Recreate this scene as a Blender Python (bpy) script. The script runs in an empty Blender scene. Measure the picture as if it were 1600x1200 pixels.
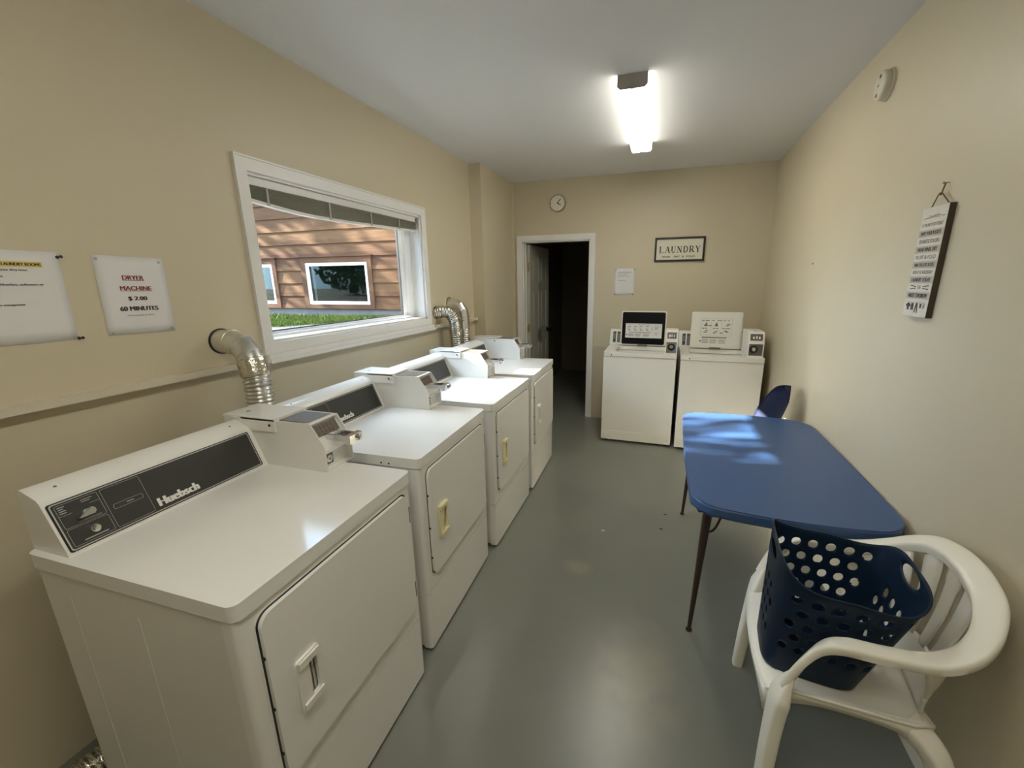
import bpy, bmesh, math, random
from mathutils import Vector, Matrix, Quaternion
random.seed(7)
C = bpy.context.scene.collection
R = math.radians
XL, XR, YB, YF, H = -1.85, 0.90, 4.728, -1.30, 2.648      # left, right, back, front walls, ceiling height
SUN_DIR = Vector((1.0, .21, -.50)).normalized()

# ------------------------------------------------------------------ camera
CAM_POS = Vector((0, 0, 1.5794))
pitch, yaw, roll = R(14.0648), R(18.1705), R(-.525)
fw = Vector((-math.sin(yaw)*math.cos(pitch), math.cos(yaw)*math.cos(pitch), -math.sin(pitch)))
rt = Vector((math.cos(yaw), math.sin(yaw), 0)); up = rt.cross(fw)
rt2 = rt*math.cos(roll) + up*math.sin(roll); up2 = -rt*math.sin(roll) + up*math.cos(roll)
cam_d = bpy.data.cameras.new('camera'); cam = bpy.data.objects.new('camera', cam_d); C.objects.link(cam)
m = Matrix((rt2, up2, -fw)).transposed().to_4x4(); m.translation = CAM_POS
cam.matrix_world = m
cam_d.sensor_fit = 'HORIZONTAL'; cam_d.sensor_width = 36
cam_d.lens = 648.1/1600*36
cam_d.shift_x = -(827.5-800)/1600; cam_d.shift_y = (602.4-600)/1600
cam_d.clip_start = .02; cam_d.clip_end = 200
bpy.context.scene.camera = cam

# ------------------------------------------------------------------ world, sun, exposure
scn = bpy.context.scene
SKY_BASE, SKY_GLOW = 5.5, 20.0
scn.cycles.blur_glossy = 0.15
vs = scn.view_settings
scn.display_settings.display_device = 'sRGB'
vs.view_transform = 'Standard'; vs.look = 'None'; vs.exposure = 0.3; vs.gamma = 1.0; vs.use_curve_mapping = False
w = bpy.data.worlds.new('sky'); scn.world = w; w.use_nodes = True
bg = w.node_tree.nodes['Background']; bg.inputs[0].default_value = (.70, .85, 1.0, 1); bg.inputs[1].default_value = 1.0
_n = w.node_tree                                          # blue sky, brighter round the sun
_tc = _n.nodes.new('ShaderNodeTexCoord'); _vd = _n.nodes.new('ShaderNodeVectorMath'); _vd.operation = 'DOT_PRODUCT'
_vd.inputs[1].default_value = tuple(-SUN_DIR); _n.links.new(_tc.outputs['Generated'], _vd.inputs[0])
_mx = _n.nodes.new('ShaderNodeMath'); _mx.operation = 'MAXIMUM'; _mx.inputs[1].default_value = 0; _n.links.new(_vd.outputs['Value'], _mx.inputs[0])
_pw = _n.nodes.new('ShaderNodeMath'); _pw.operation = 'POWER'; _pw.inputs[1].default_value = 7; _n.links.new(_mx.outputs[0], _pw.inputs[0])
_ma = _n.nodes.new('ShaderNodeMath'); _ma.operation = 'MULTIPLY_ADD'; _ma.inputs[1].default_value = SKY_GLOW; _ma.inputs[2].default_value = SKY_BASE
_n.links.new(_pw.outputs[0], _ma.inputs[0]); _n.links.new(_ma.outputs[0], bg.inputs[1])
_cm = _n.nodes.new('ShaderNodeMix'); _cm.data_type = 'RGBA'; _cm.inputs[6].default_value = (.42, .68, 1.0, 1); _cm.inputs[7].default_value = (.95, .98, 1.0, 1)
_n.links.new(_pw.outputs[0], _cm.inputs[0]); _n.links.new(_cm.outputs[2], bg.inputs[0])
sun_d = bpy.data.lights.new('sun', 'SUN'); sun_d.energy = 46; sun_d.angle = R(.6); sun_d.color = (1, .95, .86)
sun = bpy.data.objects.new('sun', sun_d); C.objects.link(sun); sun.location = (-12, -1, 9)
sun.rotation_euler = SUN_DIR.to_track_quat('-Z', 'Y').to_euler()
LAMP_FACE, LAMP_SIDE = 30.0, 5.5       # the lens glows mostly downwards, less at its sides

# ------------------------------------------------------------------ materials
def mat(name, col, rough=.5, metal=0, spec=.5, coat=0, noise=0, nscale=8, bump=0, bscale=60, emit=None, estr=0, detail=4):
    m = bpy.data.materials.new(name); m.use_nodes = True
    nt = m.node_tree; b = nt.nodes['Principled BSDF']
    b.inputs['Base Color'].default_value = (*col, 1); b.inputs['Roughness'].default_value = rough
    b.inputs['Metallic'].default_value = metal; b.inputs['Specular IOR Level'].default_value = spec
    b.inputs['Coat Weight'].default_value = coat; b.inputs['Coat Roughness'].default_value = .05
    tc = nt.nodes.new('ShaderNodeTexCoord')
    if noise:
        n = nt.nodes.new('ShaderNodeTexNoise'); n.inputs['Scale'].default_value = nscale; n.inputs['Detail'].default_value = detail
        nt.links.new(tc.outputs['Object'], n.inputs['Vector'])
        mx = nt.nodes.new('ShaderNodeMix'); mx.data_type = 'RGBA'
        mx.inputs[6].default_value = (*[c*(1-noise) for c in col], 1); mx.inputs[7].default_value = (*[min(1, c*(1+noise)) for c in col], 1)
        nt.links.new(n.outputs['Fac'], mx.inputs[0]); nt.links.new(mx.outputs[2], b.inputs['Base Color'])
    if bump:
        n2 = nt.nodes.new('ShaderNodeTexNoise'); n2.inputs['Scale'].default_value = bscale; n2.inputs['Detail'].default_value = 3
        nt.links.new(tc.outputs['Object'], n2.inputs['Vector'])
        bp = nt.nodes.new('ShaderNodeBump'); bp.inputs['Strength'].default_value = bump; bp.inputs['Distance'].default_value = .004
        nt.links.new(n2.outputs['Fac'], bp.inputs['Height']); nt.links.new(bp.outputs['Normal'], b.inputs['Normal'])
    if emit:
        b.inputs['Emission Color'].default_value = (*emit, 1); b.inputs['Emission Strength'].default_value = estr
    return m
M = {}
M['wall'] = mat('beige_wall_paint', (.60, .53, .385), .42, noise=.03, nscale=3, bump=.12, bscale=140)
M['lower_wall'] = mat('beige_lower_wall_paint', (.50, .44, .32), .5, noise=.05, nscale=3, bump=.12, bscale=140)
M['ceiling'] = mat('ceiling_paint', (.74, .74, .74), .7, noise=.02, nscale=2, bump=.1, bscale=90)
M['trim'] = mat('white_trim_paint', (.78, .77, .74), .35, noise=.02, nscale=6)
M['cream_trim'] = mat('cream_trim_paint', (.66, .60, .47), .45, noise=.03, nscale=6)
M['vinyl'] = mat('white_vinyl', (.82, .83, .84), .3)
M['enamel'] = mat('white_enamel', (.80, .79, .75), .1, noise=.015, nscale=4)
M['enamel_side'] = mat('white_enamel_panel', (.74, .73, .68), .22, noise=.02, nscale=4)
M['washer'] = mat('washer_enamel', (.80, .79, .73), .2, noise=.02, nscale=4)
M['handle_white'] = mat('white_plastic_handle', (.76, .74, .68), .35)
M['handle_cream'] = mat('yellowed_plastic_handle', (.74, .66, .40), .35)
M['black'] = mat('black_plastic', (.012, .012, .012), .45)
M['black_gloss'] = mat('black_enamel', (.004, .004, .006), .3, spec=.15)
M['white_print'] = mat('white_print', (.74, .74, .71), .45)
M['fascia'] = mat('charcoal_fascia', (.035, .036, .033), .38, noise=.05, nscale=20)
M['silver'] = mat('silver_print', (.50, .50, .48), .4, metal=.3)
M['chrome'] = mat('chrome', (.72, .72, .73), .12, metal=1)
M['steel'] = mat('brushed_steel', (.48, .48, .47), .35, metal=1, noise=.1, nscale=30)
M['dark_steel'] = mat('dark_plate', (.16, .155, .15), .4, metal=.5)
M['brown_plate'] = mat('brown_printed_plate', (.15, .13, .11), .45, noise=.35, nscale=60)
M['copper'] = mat('copper_coin_slots', (.20, .12, .09), .4, metal=.4)
M['galv'] = mat('galvanised_duct', (.72, .71, .67), .28, metal=1, noise=.12, nscale=14, bump=.15, bscale=30)
M['foil'] = mat('crumpled_foil', (.66, .64, .58), .22, metal=1, noise=.1, nscale=20, bump=1.0, bscale=55)
M['paper'] = mat('paper', (.74, .73, .72), .45, noise=.01, nscale=5)
M['lamin'] = mat('laminated_paper', (.74, .73, .73), .2, noise=.01, nscale=5)
M['red_ink'] = mat('dark_red_ink', (.24, .03, .035), .6)
M['dark_ink'] = mat('dark_ink', (.05, .035, .035), .6)
M['grey_ink'] = mat('grey_ink', (.16, .16, .16), .6)
M['yellow_ink'] = mat('yellow_highlight', (.70, .55, .12), .6)
M['sign_panel'] = mat('cream_sign_panel', (.72, .68, .55), .5, noise=.03, nscale=10)
M['sign_wood'] = mat('whitewashed_wood', (.66, .62, .53), .6, noise=.12, nscale=18, bump=.3, bscale=40)
M['grey_band'] = mat('grey_painted_band', (.46, .43, .36), .6, noise=.1, nscale=25)
M['dark_wood'] = mat('dark_wood_edge', (.05, .033, .02), .6, noise=.2, nscale=30)
M['twine'] = mat('brown_twine', (.17, .11, .06), .8, noise=.3, nscale=200)
M['brass'] = mat('brass', (.55, .42, .20), .3, metal=1)
M['door'] = mat('door_paint', (.52, .50, .43), .4, noise=.03, nscale=5)
M['dark_wall'] = mat('unlit_room_wall', (.16, .13, .07), .7, noise=.05, nscale=3)  # beige taken darker, so the room's lack of light is in the colour
M['chair_white'] = mat('white_resin', (.84, .81, .71), .3, noise=.03, nscale=12)
M['navy'] = mat('navy_flexible_plastic', (.004, .015, .038), .42, spec=.25, noise=.08, nscale=10)
M['navy_chair'] = mat('navy_moulded_plastic', (.006, .011, .036), .6, spec=.2, noise=.06, nscale=10)
M['blue'] = mat('blue_vinyl_cover', (.038, .09, .22), .38, noise=.04, nscale=7, bump=.06, bscale=25)
M['leg'] = mat('bronze_leg_paint', (.035, .018, .012), .35, noise=.2, nscale=20)
M['alarm'] = mat('ivory_plastic', (.62, .58, .46), .45, noise=.02)
M['clock'] = mat('clock_face', (.78, .76, .64), .5, noise=.02)
M['clock_rim'] = mat('clock_rim', (.28, .24, .15), .45, noise=.05)
M['blind'] = mat('blind_slats', (.40, .39, .32), .45, noise=.04, nscale=10)
M['blind_shiny'] = mat('blind_headrail', (.70, .69, .65), .3, noise=.02)
M['concrete'] = mat('foundation_concrete', (.13, .128, .125), .9, spec=.1, noise=.2, nscale=10)
M['ground'] = mat('bare_ground', (.16, .15, .135), .9, spec=.1, noise=.3, nscale=6)
M['grass'] = mat('grass_blades', (.075, .105, .022), .8, spec=.08, noise=.7, nscale=9)
M['leaf'] = mat('tree_leaves', (.05, .12, .025), .6, noise=.4, nscale=6)
M['bark'] = mat('tree_bark', (.09, .06, .04), .9, noise=.3, nscale=20)
M['cedar_trim'] = mat('cedar_trim', (.080, .044, .027), .85, spec=.05, noise=.18, nscale=6)
M['rubber'] = mat('grey_rubber', (.06, .06, .06), .7)
M['cap'] = mat('grey_metal_end_cap', (.42, .40, .37), .45)
M['lint'] = mat('lint', (.6, .58, .52), .9)

def floor_mat():
    m = mat('grey_painted_concrete', (.2, .2, .17), .3); nt = m.node_tree; b = nt.nodes['Principled BSDF']
    tc = nt.nodes.new('ShaderNodeTexCoord')
    def noise(sc, d=5):
        n = nt.nodes.new('ShaderNodeTexNoise'); n.inputs['Scale'].default_value = sc; n.inputs['Detail'].default_value = d
        nt.links.new(tc.outputs['Object'], n.inputs['Vector']); return n
    def ramp(src, a, b_, c0, c1):
        r = nt.nodes.new('ShaderNodeValToRGB'); r.color_ramp.elements[0].position = a; r.color_ramp.elements[1].position = b_
        r.color_ramp.elements[0].color = (*c0, 1); r.color_ramp.elements[1].color = (*c1, 1); nt.links.new(src, r.inputs[0]); return r
    def mix(f, a, b_):
        x = nt.nodes.new('ShaderNodeMix'); x.data_type = 'RGBA'; nt.links.new(f, x.inputs[0])
        for s, i in ((a, 6), (b_, 7)):
            if isinstance(s, tuple): x.inputs[i].default_value = (*s, 1)
            else: nt.links.new(s, x.inputs[i])
        return x.outputs[2]
    base = ramp(noise(1.6).outputs['Fac'], .3, .7, (.175, .18, .155), (.205, .21, .18))
    # worn, unpainted patches with a scuffed outline (fixed places on the floor)
    col = base.outputs[0]
    for (px, py, sx, sy, sc) in ((-.02, 1.42, 3.4, 2.2, 9), (-.38, 2.02, 7, 9, 12)):
        mp = nt.nodes.new('ShaderNodeMapping'); mp.inputs['Location'].default_value = (-px*sx, -py*sy, 0); mp.inputs['Scale'].default_value = (sx, sy, 1)
        nt.links.new(tc.outputs['Object'], mp.inputs[0])
        g = nt.nodes.new('ShaderNodeTexGradient'); g.gradient_type = 'SPHERICAL'; nt.links.new(mp.outputs[0], g.inputs[0])
        n = noise(sc, 8)
        mu = nt.nodes.new('ShaderNodeMath'); mu.operation = 'MULTIPLY'; nt.links.new(g.outputs['Fac'], mu.inputs[0]); nt.links.new(n.outputs['Fac'], mu.inputs[1])
        f = ramp(mu.outputs[0], .12, .42, (0, 0, 0), (.55, .55, .55))
        col = mix(f.outputs[0], col, (.30, .275, .20))
    sp = ramp(noise(160, 1).outputs['Fac'], .80, .84, (0, 0, 0), (.25, .25, .25))
    col = mix(sp.outputs[0], col, (.10, .10, .09))
    nt.links.new(col, b.inputs['Base Color'])
    return m
M['floor'] = floor_mat()

def cedar_mat():
    m = mat('cedar_bevel_siding', (.5, .3, .18), .85, spec=.05); nt = m.node_tree; b = nt.nodes['Principled BSDF']
    tc = nt.nodes.new('ShaderNodeTexCoord'); sep = nt.nodes.new('ShaderNodeSeparateXYZ'); nt.links.new(tc.outputs['Object'], sep.inputs[0])
    d = nt.nodes.new('ShaderNodeMath'); d.operation = 'DIVIDE'; nt.links.new(sep.outputs['Z'], d.inputs[0]); d.inputs[1].default_value = .2
    fl = nt.nodes.new('ShaderNodeMath'); fl.operation = 'FLOOR'; nt.links.new(d.outputs[0], fl.inputs[0])
    wn = nt.nodes.new('ShaderNodeTexWhiteNoise'); wn.noise_dimensions = '1D'; nt.links.new(fl.outputs[0], wn.inputs['W'])
    r = nt.nodes.new('ShaderNodeValToRGB'); nt.links.new(wn.outputs['Value'], r.inputs[0])
    r.color_ramp.elements[0].color = (.080, .044, .027, 1); r.color_ramp.elements[1].color = (.118, .068, .036, 1)
    mp = nt.nodes.new('ShaderNodeMapping'); mp.inputs['Scale'].default_value = (2.2, 1, 22); nt.links.new(tc.outputs['Object'], mp.inputs[0])
    n = nt.nodes.new('ShaderNodeTexNoise'); n.inputs['Scale'].default_value = 2; n.inputs['Detail'].default_value = 6; nt.links.new(mp.outputs[0], n.inputs['Vector'])
    mx = nt.nodes.new('ShaderNodeMix'); mx.data_type = 'RGBA'; mx.blend_type = 'MULTIPLY'; mx.inputs[0].default_value = .6
    r2 = nt.nodes.new('ShaderNodeValToRGB'); r2.color_ramp.elements[0].position = .3; r2.color_ramp.elements[0].color = (.6, .52, .48, 1); r2.color_ramp.elements[1].position = .65
    nt.links.new(n.outputs['Fac'], r2.inputs[0]); nt.links.new(r.outputs[0], mx.inputs[6]); nt.links.new(r2.outputs[0], mx.inputs[7])
    nt.links.new(mx.outputs[2], b.inputs['Base Color'])
    return m
M['cedar'] = cedar_mat()

def glass_mat(name, gl=.09, tint=(1, 1, 1)):
    m = bpy.data.materials.new(name); m.use_nodes = True; nt = m.node_tree; nt.nodes.clear()
    o = nt.nodes.new('ShaderNodeOutputMaterial'); t = nt.nodes.new('ShaderNodeBsdfTransparent'); t.inputs[0].default_value = (*tint, 1)
    g = nt.nodes.new('ShaderNodeBsdfGlossy'); g.inputs['Roughness'].default_value = .02
    lw = nt.nodes.new('ShaderNodeLayerWeight'); lw.inputs['Blend'].default_value = gl
    x = nt.nodes.new('ShaderNodeMixShader'); nt.links.new(lw.outputs['Fresnel'], x.inputs[0]); nt.links.new(t.outputs[0], x.inputs[1]); nt.links.new(g.outputs[0], x.inputs[2])
    nt.links.new(x.outputs[0], o.inputs[0]); return m
M['glass'] = glass_mat('window_glass', .06)
M['glass_far'] = glass_mat('reflective_window_glass', .22, (.5, .55, .5))

def diffuser_mat(name, face, side, col):
    m = mat(name, (.85, .83, .7), .4); nt = m.node_tree; b = nt.nodes['Principled BSDF']
    tc = nt.nodes.new('ShaderNodeTexCoord'); sep = nt.nodes.new('ShaderNodeSeparateXYZ'); nt.links.new(tc.outputs['Object'], sep.inputs[0])
    ab = nt.nodes.new('ShaderNodeMath'); ab.operation = 'ABSOLUTE'; nt.links.new(sep.outputs['X'], ab.inputs[0])
    def rng(f0, f1, t0, t1):
        r = nt.nodes.new('ShaderNodeMapRange'); r.inputs['From Min'].default_value = f0; r.inputs['From Max'].default_value = f1
        r.inputs['To Min'].default_value = t0; r.inputs['To Max'].default_value = t1; nt.links.new(ab.outputs[0], r.inputs['Value']); return r.outputs[0]
    mu = nt.nodes.new('ShaderNodeMath'); mu.operation = 'MULTIPLY'       # dim strip between the two tubes, bright sides next to them
    nt.links.new(rng(.009, .026, .95, face), mu.inputs[0]); nt.links.new(rng(.070, .0775, 1, side/face), mu.inputs[1])
    b.inputs['Emission Color'].default_value = (*col, 1); nt.links.new(mu.outputs[0], b.inputs['Emission Strength'])
    return m
M['diffuser'] = diffuser_mat('lamp_diffuser', LAMP_FACE, LAMP_SIDE, (1, .97, .86))

# ------------------------------------------------------------------ mesh helpers
class MB:
    def __init__(s, T=None): s.bm = bmesh.new(); s.T = T or Matrix()
    def _bev(s, geom_verts, bev, seg=2, ang=30, zmin=None):
        if not bev: return
        vs_ = set(geom_verts)
        es = [e for e in s.bm.edges if e.verts[0] in vs_ and e.verts[1] in vs_ and len(e.link_faces) == 2 and e.calc_face_angle(0) > R(ang) and (zmin is None or (e.verts[0].co.z > zmin and e.verts[1].co.z > zmin))]
        bmesh.ops.bevel(s.bm, geom=es, offset=bev, segments=seg, profile=.5, affect='EDGES', clamp_overlap=True)
    def box(s, lo, hi, bev=0, seg=2, T=None):
        T = s.T @ (T or Matrix())
        vs_ = [s.bm.verts.new(T @ Vector((x, y, z))) for x in (lo[0], hi[0]) for y in (lo[1], hi[1]) for z in (lo[2], hi[2])]
        for f in ((0, 1, 3, 2), (4, 6, 7, 5), (0, 4, 5, 1), (2, 3, 7, 6), (0, 2, 6, 4), (1, 5, 7, 3)): s.bm.faces.new([vs_[i] for i in f])
        s._bev(vs_, bev, seg); return s
    def prism(s, pts, O, U, V, depth, bev=0, seg=2, T=None, ang=30, zmin=None):
        """2D outline pts (ccw in U,V) at O extruded along U x V by depth"""
        T = s.T @ (T or Matrix()); O, U, V = Vector(O), Vector(U), Vector(V); N = U.cross(V).normalized()*depth
        a = [s.bm.verts.new(T @ (O + U*p[0] + V*p[1])) for p in pts]; b = [s.bm.verts.new(T @ (O + U*p[0] + V*p[1] + N)) for p in pts]
        n = len(pts); s.bm.faces.new(a[::-1]); s.bm.faces.new(b)
        for i in range(n): s.bm.faces.new((a[i], a[(i+1) % n], b[(i+1) % n], b[i]))
        s._bev(a+b, bev, seg, ang, zmin); return s
    def ring(s, outer, inner, O, U, V, depth, T=None):
        T = s.T @ (T or Matrix()); O, U, V = Vector(O), Vector(U), Vector(V); N = U.cross(V).normalized()*depth
        P = lambda p, k: s.bm.verts.new(T @ (O + U*p[0] + V*p[1] + N*k)); n = len(outer)
        oa, ia, ob, ib = [P(p, 0) for p in outer], [P(p, 0) for p in inner], [P(p, 1) for p in outer], [P(p, 1) for p in inner]
        for i in range(n):
            j = (i+1) % n
            for f in ((ob[i], ob[j], ib[j], ib[i]), (oa[j], oa[i], ia[i], ia[j]), (oa[i], oa[j], ob[j], ob[i]), (ia[j], ia[i], ib[i], ib[j])): s.bm.faces.new(f)
        return s
    def tube(s, path, r, n=12, caps=True, smooth=True, squash=None, upv=None):
        path = [Vector(p) for p in path]; rings = []; prev = None
        for i, p in enumerate(path):
            t = (path[min(i+1, len(path)-1)] - path[max(i-1, 0)]).normalized()
            if prev is None:
                a = Vector(upv) if upv else (Vector((0, 0, 1)) if abs(t.z) < .9 else Vector((1, 0, 0)))
            else: a = prev
            a = (a - t*a.dot(t)).normalized(); prev = a; b = t.cross(a)
            rr = r(i/(len(path)-1)) if callable(r) else r
            ra, rb = rr if isinstance(rr, tuple) else (rr, rr)
            ring = []
            for k in range(n):
                c, sn = math.cos(2*math.pi*k/n), math.sin(2*math.pi*k/n)
                if squash: c, sn = math.copysign(abs(c)**squash, c), math.copysign(abs(sn)**squash, sn)
                ring.append(s.bm.verts.new(s.T @ (p + a*ra*c + b*rb*sn)))
            rings.append(ring)
        for A, B in zip(rings, rings[1:]):
            for k in range(n): s.bm.faces.new((A[k], A[(k+1) % n], B[(k+1) % n], B[k]))
        if caps: s.bm.faces.new(rings[0][::-1]); s.bm.faces.new(rings[-1])
        return s
    def lathe(s, prof, O=(0, 0, 0), A=(0, 0, 1), n=32):
        A = Vector(A).normalized(); q = Vector((0, 0, 1)).rotation_difference(A).to_matrix().to_4x4(); q.translation = Vector(O); T = s.T @ q; rings = []
        for r, z in prof:
            rings.append([s.bm.verts.new(T @ Vector((r*math.cos(2*math.pi*k/n), r*math.sin(2*math.pi*k/n), z))) for k in range(n)] if r > 1e-6 else [s.bm.verts.new(T @ Vector((0, 0, z)))])
        for A_, B_ in zip(rings, rings[1:]):
            for k in range(n):
                j = (k+1) % n
                if len(A_) == 1: f = (A_[0], B_[k], B_[j])
                elif len(B_) == 1: f = (A_[k], A_[j], B_[0])
                else: f = (A_[k], A_[j], B_[j], B_[k])
                if len(A_) > 1 or len(B_) > 1: s.bm.faces.new(f)
        return s
    def grid(s, P, T=None, close_u=False):
        """surface from a 2D list of points"""
        T = s.T @ (T or Matrix()); V_ = [[s.bm.verts.new(T @ Vector(p)) for p in row] for row in P]
        for i in range(len(V_)-1):
            n = len(V_[0])
            for j in range(n if close_u else n-1): s.bm.faces.new((V_[i][j], V_[i][(j+1) % n], V_[i+1][(j+1) % n], V_[i+1][j]))
        return s
    def mesh(s, me_in, T):
        b2 = bmesh.new(); b2.from_mesh(me_in); b2.transform(s.T @ T); tmp = bpy.data.meshes.new('tmp'); b2.to_mesh(tmp); b2.free(); s.bm.from_mesh(tmp); bpy.data.meshes.remove(tmp); return s
    def build(s, name, material, parent=None, smooth=35, recalc=True):
        if recalc: bmesh.ops.recalc_face_normals(s.bm, faces=s.bm.faces[:])
        me = bpy.data.meshes.new(name); s.bm.to_mesh(me); s.bm.free()
        for mt in (material if isinstance(material, (list, tuple)) else [material]): me.materials.append(mt)
        if smooth:
            me.polygons.foreach_set('use_smooth', [True]*len(me.polygons)); me.set_sharp_from_angle(angle=R(smooth))
        o = bpy.data.objects.new(name, me); C.objects.link(o)
        if parent: o.parent = parent
        return o

def rrect(w0, h0, w1, h1, r, n=6):
    out = []
    for cx, cy, a0 in ((w1-r, h1-r, 0), (w0+r, h1-r, 90), (w0+r, h0+r, 180), (w1-r, h0+r, 270)):
        for k in range(n+1): a = R(a0 + 90*k/n); out.append((cx+r*math.cos(a), cy+r*math.sin(a)))
    return out
def catmull(pts, n=8):
    P = [Vector(p) for p in pts]; P = [P[0]*2-P[1]] + P + [P[-1]*2-P[-2]]; out = []
    for i in range(1, len(P)-2):
        for k in range(n):
            t = k/n; a, b, c, d = P[i-1], P[i], P[i+1], P[i+2]
            out.append(.5*((2*b)+(c-a)*t+(2*a-5*b+4*c-d)*t*t+(3*b-a-3*c+d)*t**3))
    out.append(P[-2]); return out
def tag(o, label=None, cat=None, group=None, kind=None):
    if label: o['label'] = label
    if cat: o['category'] = cat
    if group: o['group'] = group
    if kind: o['kind'] = kind
    return o
def empty(name, loc=(0, 0, 0), rz=0):
    o = bpy.data.objects.new(name, None); o.location = loc; o.rotation_euler = (0, 0, rz); o.empty_display_size = .1; C.objects.link(o); return o
def copy_tree(o, parent=None):
    c = o.copy(); C.objects.link(c)
    if parent: c.parent = parent
    for ch in list(o.children): copy_tree(ch, c)
    return c
def struct(o, label=None): o['kind'] = 'structure'; o['label'] = label or o.name.replace('_', ' '); return o

_tc = {}
def text_mesh(body, size=.02, align='CENTER', offset=0, ext=.0003, shear=0, spacing=1):
    key = (body, size, align, offset, ext, shear, spacing)
    if key in _tc: return _tc[key]
    cu = bpy.data.curves.new('lettering', 'FONT'); cu.body = body; cu.size = size; cu.align_x = align; cu.align_y = 'CENTER'; cu.offset = offset; cu.extrude = ext; cu.shear = shear; cu.space_character = spacing
    cu.resolution_u = 3
    o = bpy.data.objects.new('lettering', cu); C.objects.link(o); dg = bpy.context.evaluated_depsgraph_get(); dg.update()
    me = bpy.data.meshes.new_from_object(o.evaluated_get(dg)); bpy.data.objects.remove(o); bpy.data.curves.remove(cu); _tc[key] = me; return me
def frame(O, U, V):
    U, V = Vector(U).normalized(), Vector(V).normalized(); N = U.cross(V); m = Matrix((U, V, N)).transposed().to_4x4(); m.translation = Vector(O); return m
def fit_text(mb, body, F, u, v, width, height, offset=0, ext=.0003, shear=0, spacing=1):
    """text squeezed to width x cap height, centred at u,v of frame F; offset = extra weight, by shifted copies"""
    if offset:
        wgt = offset*height*1.6
        for k, dx in enumerate((-1, -.33, .33, 1)): fit_text(mb, body, F, u+dx*wgt, v, width-2*wgt, height, 0, ext+.00004*k, shear, spacing)
        return mb
    me = text_mesh(body, 1.0, 'CENTER', 0, 0.0, shear, spacing)
    xs = [q.co.x for q in me.vertices]; ys = [q.co.y for q in me.vertices]
    sx = width/(max(xs)-min(xs)); sy = height/(max(ys)-min(ys))
    T = F @ Matrix.Translation((u - sx*(max(xs)+min(xs))/2, v - sy*(max(ys)+min(ys))/2, ext)) @ Matrix.Diagonal((sx, sy, 1, 1))
    mb.mesh(me, T); return mb

# ------------------------------------------------------------------ room shell
WY0, WY1, WZ0, WZ1 = 1.548, 2.968, 1.298, 2.076           # window opening
XO = XL-.20                                               # outer face of the left wall
FX, FY = -1.728, 3.859                                    # furred-out stretch of the left wall beyond the last dryer
mb = MB()
for lo, hi in (((XO, YF, 0), (XL, WY0, H)), ((XO, WY1, 0), (XL, YB+.1, H)), ((XO, WY0, 0), (XL, WY1, WZ0)), ((XO, WY0, WZ1), (XL, WY1, H))): mb.box(lo, hi)
mb.box((XL-.01, FY, 0), (FX, YB+.05, H))
struct(mb.build('wall_left', M['wall'], smooth=0), 'beige painted wall with the window')
struct(MB().box((XR, YF, 0), (XR+.12, YB+.1, H)).build('wall_right', M['wall'], smooth=0), 'plain beige wall behind the blue table')
DX0, DX1, DZ = -1.625, -.835, 2.026                       # door opening
mb = MB()
for lo, hi in (((XO, YB, 0), (DX0, YB+.1, H)), ((DX1, YB, 0), (XR+.12, YB+.1, H)), ((DX0, YB, DZ), (DX1, YB+.1, H))): mb.box(lo, hi)
struct(mb.build('wall_back', M['wall'], smooth=0), 'beige wall with the open doorway')
struct(MB().box((XO, YF-.12, 0), (XR+.12, YF, H)).build('wall_front', M['wall'], smooth=0), 'beige wall behind the viewer')
struct(MB().box((XO, YF-.12, -.1), (XR+.12, 8.2, 0)).build('floor', M['floor'], smooth=0), 'grey painted concrete floor')
struct(MB().box((XO-.25, YF-.12, H), (XR+.12, 8.2, H+.12)).build('ceiling', M['ceiling'], smooth=0), 'flat white ceiling')
# ledge along the left wall, wall joint and corner bead
struct(MB().box((XL-.005, YF, 1.208), (XL+.04, WY0-.053, 1.233), .004).box((XL-.005, WY1+.063, 1.208), (XL+.04, FY, 1.233), .004).build('trim_1', M['cream_trim'], smooth=0), 'cream ledge along the left wall')
struct(MB().box((DX1+.06, YB-.012, 0), (XR, YB+.005, .852)).build('trim_2', M['lower_wall'], smooth=0), 'lower wall panel right of the doorway')
struct(MB().box((FX-.005, YB-.045, 0), (FX+.02, YB+.004, H-.002), .004).build('trim_3', M['wall'], smooth=0), 'narrow strip in the back left corner')
struct(MB().box((XR-.014, YF, 0), (XR+.004, YB-.8, .10), .004).build('baseboard_right', M['cream_trim'], smooth=0), 'cream baseboard along the right wall')
# unlit room beyond the doorway
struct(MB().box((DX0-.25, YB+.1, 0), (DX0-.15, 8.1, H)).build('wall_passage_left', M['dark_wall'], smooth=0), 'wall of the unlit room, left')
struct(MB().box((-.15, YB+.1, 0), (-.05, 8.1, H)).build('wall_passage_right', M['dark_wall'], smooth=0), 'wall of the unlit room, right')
struct(MB().box((DX0-.25, 7.3, 0), (-.05, 7.4, H)).build('wall_passage_back', M['dark_wall'], smooth=0), 'far wall of the unlit room')

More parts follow.
